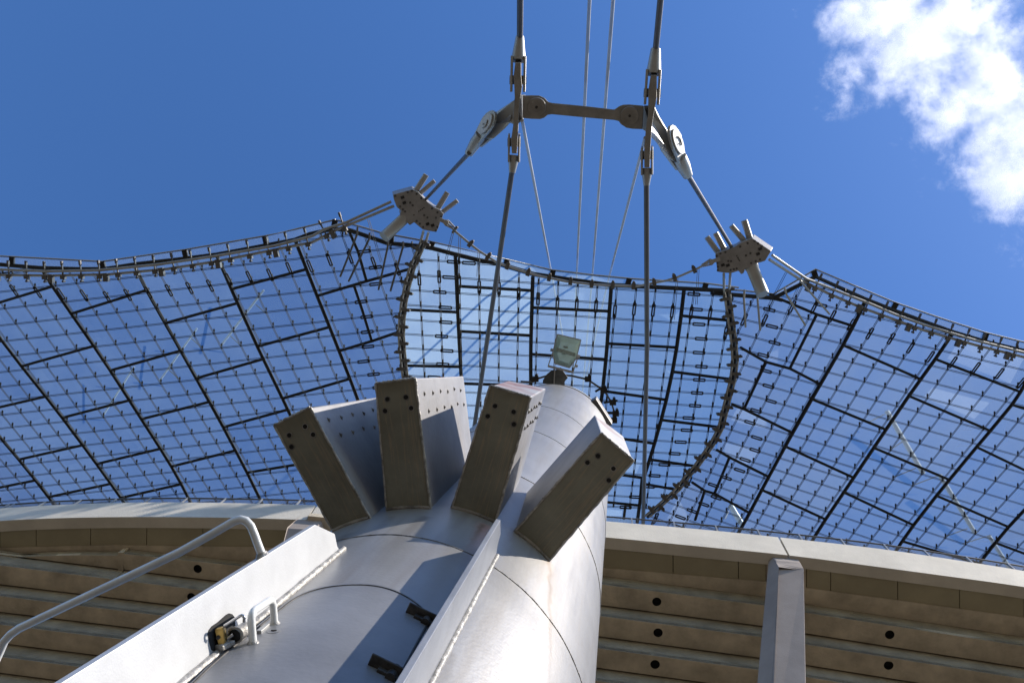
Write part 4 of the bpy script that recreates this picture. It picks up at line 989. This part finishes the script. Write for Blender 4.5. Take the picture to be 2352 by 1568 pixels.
for i in range(NS):
    for j in range(NT):
        fs.append((i*w+j, i*w+j+1, (i+1)*w+j+1, (i+1)*w+j))
    for j in (0, NT): fs.append((i*w+j, (i+1)*w+j, n0+(i+1)*w+j, n0+i*w+j))
for j in range(NT): fs.append((j, j+1, n0+j+1, n0+j))
b.add(vs, fs, False); me_s = [True]*len(fs); b.sm = me_s; hatch = b.build('hatch_door', M['door'], mast)
md = hatch.modifiers.new('e', 'EDGE_SPLIT'); md.split_angle = math.radians(35)
rim = [mhit(*p, RM+.0065)[0] for p in outl]
b = MB(); dn = []
for a, c in zip(rim, rim[1:]):
    for i in range(2): dn.append(a.lerp(c, i/2))
b.tube(dn, .0038, 6, False); b.build('hatch_gap', M['hinge'], mast)
# door handle (staple)
def staple(p0, p1, q0, q1, r, m, name, parent, dd):
    A0 = mhit(*p0, RM+.007)[0]; A1 = mhit(*p1, RM+.007)[0]
    rad = (A0-(C1+mdir*(A0-C1).dot(mdir))).normalized()
    def on(u, v, ref): # point along outward direction matching pixel best
        best = None
        for i in range(200):
            x = ref+rad*(i*.0015); c = RW.transposed() @ (x-CAM); uu = CX+F*c.x/(-c.z); vv = CY-F*c.y/(-c.z)
            e = (uu-u)**2+(vv-v)**2
            if best is None or e < best[0]: best = (e, x)
        return best[1]
    T0, T1 = on(*q0, A0), on(*q1, A1); pts = []
    def corner(P_, Q_, R_, n=5, rr=.028):
        a = Q_+(P_-Q_).normalized()*rr; c = Q_+(R_-Q_).normalized()*rr
        return [a.lerp(Q_, i/n).lerp(Q_.lerp(c, i/n), i/n) for i in range(n+1)]
    pts = [A0-rad*.02]+corner(A0, T0, T1)+corner(T0, T1, A1)+[A1-rad*.02]
    b = MB(); b.tube(pts, r, 14); o = b.build(name, M[m], parent)
    for a in (A0, A1):
        b = MB(); b.disc(a-rad*.002, rad, r*1.7, .008, 14, r*1.1); b.build('weld_collar', M['weld'], o)
    return rad
hrad = staple(zK(1370,1150), zK(1820,745), zK(1270,520), zK(1680,220), .0105, 'railpaint', 'door_handle', hatch, 0)
# round lock and small lug on the door
p, th, s = mhit(*zK(1810,950)); rad = (p-(C1+mdir*s)).normalized(); tan = mdir.cross(rad)
b = MB(); b.disc(p+rad*.006, rad, .020, .0018, 24); lk_ = b.build('lock_rosette', M['door'], hatch, bevel=.001)
b = MB(); b.disc(p+rad*.0075, rad, .006, .001, 12); b.bar(p+rad*.009-tan*.008, p+rad*.009+tan*.008, .003, .002, rad); b.build('lock_core', M['hinge'], lk_)
p, th, s = mhit(*zK(1590,930)); b = MB(); b.box(p+rad*.008, tan*.007, mdir*.03, rad*.008); b.build('lug', M['galv'], hatch, bevel=.002)
# hinges by the right plate
for (x, y) in ((1310,640),(1130,925)):
    p, th, s = mhit(*zB(x, y)); rd_ = (p-(C1+mdir*s)).normalized(); tn = mdir.cross(rd_)
    b = MB(); b.box(p+rd_*.01+tn*.01, tn*.05, mdir*.022, rd_*.006); b.tube([p+rd_*.012-mdir*.032, p+rd_*.012+mdir*.032], .014, 14); b.box(p+rd_*.02-tn*.02, tn*.05, mdir*.004, rd_*.018); 
    b.build('hinge', M['hinge'], mast, bevel=.003)
# latch tube welded to left plate foot, dark cut-out in the plate
p, th, s = mhit(*zK(1040,1100)); radL = (p-(C1+mdir*s)).normalized(); tanL = mdir.cross(radL)
a0 = PD(*zK(960,960), 0); 
lp = mhit(*zK(1180,1000), RM+.01)[0]
q = lambda x, y, lift: mhit(*zK(x, y), RM+lift)[0]
latchA, latchB = q(985,1000,.035), q(1230,830,.035)
b = MB(); b.tube([latchA, latchA.lerp(latchB, .96)], .018, 18, False)
b.tube([latchA.lerp(latchB, .05), latchA.lerp(latchB, .1)], .023, 18); b.build('latch_tube', M['weld'], mast)
b = MB(); b.disc(latchA+(latchB-latchA)*.01, (latchB-latchA), .0165, .004, 18); b.build('latch_bore', M['black'], mast)
b = MB(); b.bar(q(650,1260,.02), q(920,1130,.02), .03, .014, radL); b.build('latch_lug', M['weld'], mast, bevel=.003)
# oblong dark cut-out: slot with rounded ends, let into the plate
pT, nT, wT = plate_plane((786,1263), 0)
sl_ = [(415,960),(440,880),(500,800),(620,720),(800,560),(860,530),(930,550),(985,620),(990,760),(1000,1000),(950,1200),(760,1330),(620,1340),(500,1300),(450,1130)]
po = [PP(*zK(x, y), pT, nT) for x, y in sl_]; nn = nL
b = MB(); b.prism([p_-nn*.0015 for p_ in po], nn*.004); b.build('cut_out', M['black'], plL)
# handrail
rl = cv(zA, [(-60,1330),(-30,1245),(0,1180),(30,1110),(75,1060),(140,1015),(400,892),(700,750),(1000,608),(1300,465),(1550,325),(1690,243),(1740,228),(1780,238),(1815,275),(1840,335),(1865,405),(1900,495)])
dd = [3.1+.0017*max(0, u)/1 for u, v in rl]
pe = PP(*zA(1900,495), pT, nT); dE = -(RW.transposed() @ (pe-CAM)).z
pts = []
for i, (u, v) in enumerate(rl):
    d = 2.75+(dE-2.75)*min(1, (u+20)/620)**.9 if u > -20 else 2.75
    pts.append(PD(u, v, d))
b = MB(); b.tube(pts, .0128, 16); b.build('handrail', M['railpaint'], mast)
b = MB(); b.disc(pts[-1], (pts[-2]-pts[-1]), .022, .012, 14, .016); b.build('weld_collar', M['weld'], mast)
# padlock
pk = thing('padlock', q(700,1000,.06), 'small brass padlock with chrome shackle hanging in the dark cut-out of the left plate', 'padlock')
dpk = -(RW.transposed() @ (q(900,1000,.045)-CAM)).z
pp = lambda x, y, d=0: PD(*zK(x, y), dpk+d)
fr_ = [pp(570,880), pp(610,840), pp(730,775), pp(790,820), pp(835,860,.0), pp(845,1080), pp(800,1150), pp(705,1215), pp(650,1190), pp(600,1040)]
ax = ray(*zK(700,1000)).normalized()
b = MB(); b.prism([pp(565,885),pp(600,850),pp(725,830),pp(755,850),pp(780,1170),pp(705,1215),pp(645,1200),pp(595,1040)], [pp(600,845,.03),pp(640,815,.03),pp(770,790,.03),pp(800,815,.03),pp(845,1085,.03),pp(800,1150,.03),pp(700,1170,.03),pp(640,1010,.03)])
pb = b.build('lock_body', M['brass'], pk, bevel=.003)
b = MB(); b.disc(pp(640,1035,-.0015), -ax, .0055, .002, 16); b.build('keyhole', M['hinge'], pb)
b = MB(); b.tube([pp(770,820,.015), pp(780,790,.015), pp(1090,590,.015), pp(1135,572,.015), pp(1170,590,.015), pp(1190,640,.015), pp(1185,700,.02)], .0042, 10)
b.tube([pp(830,1060,.015), pp(955,975,.02)], .0042, 10); b.build('shackle', M['chrome'], pk)
# brackets
def bracket(tl, tr, rr, rl_, btl, btr, holes_, ratio, dents, lift=0):
    """front (lower) face corner pixels; btl/btr: upper tip corners"""
    rc = mhit((rr[0]+rl_[0])/2, (rr[1]+rl_[1])/2)[0]
    F4 = [PP(*p, rc, mdir) for p in (tl, tr, rr, rl_)]
    df = -(RW.transposed() @ (F4[0]-CAM)).z
    ob = rc+mdir*(df/ratio-df)
    B2 = [PP(*p, ob, mdir) for p in (btl, btr)]
    inw = [(F4[3]-F4[0]).normalized(), (F4[2]-F4[1]).normalized()]
    F4[3] = F4[3]+inw[0]*.35; F4[2] = F4[2]+inw[1]*.35
    B4 = [B2[0], B2[1], B2[1]+(F4[2]-F4[1]), B2[0]+(F4[3]-F4[0])]
    # six faces as separate quads with their own materials in one shell
    me = bpy.data.meshes.new('bracket'); 
    me.from_pydata([tuple(p) for p in F4+B4], [], [(0,1,2,3),(7,6,5,4),(1,0,4,5),(2,1,5,6),(0,3,7,4),(3,2,6,7)])
    for k in ('box', 'boxtip', 'boxside'): me.materials.append(M[k])
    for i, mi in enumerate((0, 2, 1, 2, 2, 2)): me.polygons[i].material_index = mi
    uv = me.uv_layers.new(name='uv'); co = [(0,1),(1,1),(1,-.25),(0,-.25)]
    for p_ in me.polygons:
        for j, li in enumerate(p_.loop_indices): uv.data[li].uv = co[j % 4]
    o = bpy.data.objects.new('bracket', me); C.objects.link(o); o.parent = mast; o.matrix_parent_inverse = mast.matrix_world.inverted()
    bm = bmesh.new(); bm.from_mesh(me); bmesh.ops.recalc_face_normals(bm, faces=bm.faces); bm.to_mesh(me); bm.free()
    mdf = o.modifiers.new('bevel', 'BEVEL'); mdf.width = .007; mdf.segments = 2
    for h in holes_:
        c = PP(*h, rc, mdir); b = MB(); b.disc(c+mdir*.02, -mdir, .0105, .0215, 16); b.build('bolt_hole', M['black'], o)
        b = MB(); n = 18; b.tube([c-mdir*.001+(mx_*math.cos(2*math.pi*j/n)+my_*math.sin(2*math.pi*j/n))*.0125 for j in range(n+1)], .0022, 5, False); b.build('hole_rim', M['rustseam'], o)
    # weld beads along front edges
    for a, c in ((0,1),(0,3),(1,2)):
        A_, C_ = F4[a], F4[c]; n = 40; out_ = (((A_+C_)/2)-(sum(F4, Vector())/4)).normalized()
        b = MB(); b.tube([A_.lerp(C_, i/n)+mdir*.004+out_*.001+Vector((random.uniform(-.0015,.0015),)*3) for i in range(n+1)], [.0062*random.uniform(.75,1.2) for _ in range(n+1)], 6); b.build('weld_bead', M['weld'], o)
    # rivet plugs on the right side face: two rows
    A_, B_, Ad = F4[1], B4[1], (F4[2]-F4[1]).normalized()
    nrm_ = (B_-A_).cross(Ad).normalized(); 
    if nrm_.dot((sum(F4, Vector())/4)-A_) > 0: nrm_ = -nrm_
    for r_ in range(2):
        for j in range(6):
            t_ = .12+.15*j+.04*r_; c = A_.lerp(B_, t_)+Ad*(.075+.085*r_+.01*math.sin(j*3))
            b = MB(); b.tube([c-nrm_*.004-Ad*.016, c+nrm_*.0035, c-nrm_*.004+Ad*.016], [.002,.008,.002], 6); b.build('plug_weld', M['rustseam'], o)
    # root collar weld
    for a, c in ((F4[2]-inw[1]*.35, F4[3]-inw[0]*.35),):
        n = 24; q_ = []
        for i in range(n+1):
            x = a.lerp(c, i/n); pr = x-C1; s_ = pr.dot(mdir); v_ = (pr-mdir*s_).normalized(); q_.append(C1+mdir*s_+v_*(RM+.002))
        b = MB(); b.tube(q_, .012, 6); b.build('root_weld', M['rustseam'], o)
    return o
bracket(z8(65,500), z8(268,398), z8(600,1010), z8(408,1115), z8(420,395), z8(690,335), [z8(243,507),z8(153,556),z8(289,553),z8(166,623)], .77, 1)
bracket(z8(645,262), z8(868,232), z8(955,960), z8(708,985), z8(930,232), z8(1146,220), [z8(712,351),z8(818,340),z8(848,402),z8(699,418)], .76, 1)
bracket(z8(1300,275), z8(1528,342), z8(1330,1035), z8(1078,975), z8(1400,246), z8(1616,290), [z8(1326,390),z8(1432,423),z8(1285,448),z8(1433,494)], .80, 1)
bracket(z8(1932,545), z8(2115,702), z8(1640,1262), z8(1440,1105), z8(1895,440), z8(2060,565), [z8(1913,674),z8(1853,712),z8(2001,746),z8(1975,812)], .83, 1)
# stains on the mast under the brackets: thin dirt films following the surface
# ---------------------------------------------------------------- floodlight on the mast head
fl = thing('floodlight', MP(0, TOP+.05, .5), 'square grey floodlight with clear front glass tilted on top of the mast', 'floodlight')
DL = -(RW.transposed() @ (MP(mhit(1285,885)[1], TOP, RM)-CAM)).z + .1
pl = lambda x, y, d=0: PD(*zL(x, y), DL+d)
front = [(450,302),(780,380),(715,640),(620,770),(415,710),(385,560)]
fq = [pl(x, y, -.05) for x, y in front]; bq = [pl(x+(585-x)*.35, y+(560-y)*.35+10, .22) for x, y in front]
b = MB(); n = 6
b.add(fq+bq, [(6,7,8,9,10,11)]+[(i, (i+1) % 6, 6+(i+1) % 6, 6+i) for i in range(6)]); b.build('reflector', M['lampmilk'], fl)
hb_ = fl.children[0].modifiers.new('solid', 'SOLIDIFY'); hb_.thickness = .006
b = MB(); b.prism([pl(x, y, -.055) for x, y in front], ray(1290,810)*.006); b.build('front_glass', M['lampglass'], fl)
for a, c in zip(front, front[1:]+front[:1]):
    b = MB(); b.bar(pl(*a, -.056), pl(*c, -.056), .012, .016, ray(1290,810).normalized()); b.build('bezel_bar', M['galv'], fl)
for x, y, w in ((570,480,34),(540,570,26)):
    b = MB(); b.tube([pl(x-w, y-6, .06), pl(x+w, y+10, .06)], .016, 10); b.build('lamp_tube', M['plate'], fl)
b = MB(); b.bar(pl(400,500,.1), pl(730,600,.1), .05, .01, ray(1290,810).normalized()); b.build('reflector_fold', M['chrome'], fl)
b = MB(); b.bar(pl(320,745), pl(670,830), .03, .012, ray(1290,810).normalized()); yoke = b.build('yoke_base', M['galv'], fl)
for a, c in (((322,745),(385,560)),((670,830),(745,600))):
    b = MB(); b.bar(pl(*a), pl(*c), .014, .008, ray(1290,810).normalized()); b.build('yoke_arm', M['galv'], fl)
for x, y in ((750,605),(720,745),(380,520)):
    b = MB(); b.tube([pl(x-25, y-5), pl(x+15, y+5)], .022, 12); b.build('knob', M['galv'], fl)
b = MB(); b.prism([pl(*p, .02) for p in ((440,770),(500,765),(545,830),(600,905),(555,960),(555,1015),(400,995),(245,990),(250,940),(300,860),(370,805),(430,800))], ray(1290,870)*.14); b.build('foot_bracket', M['lampbody'], fl, bevel=.004)
b = MB(); b.bar(pl(415,800,-.0), pl(405,1000,-.02), .014, .05, ray(1290,870).normalized()); b.build('foot_rib', M['galv'], fl)
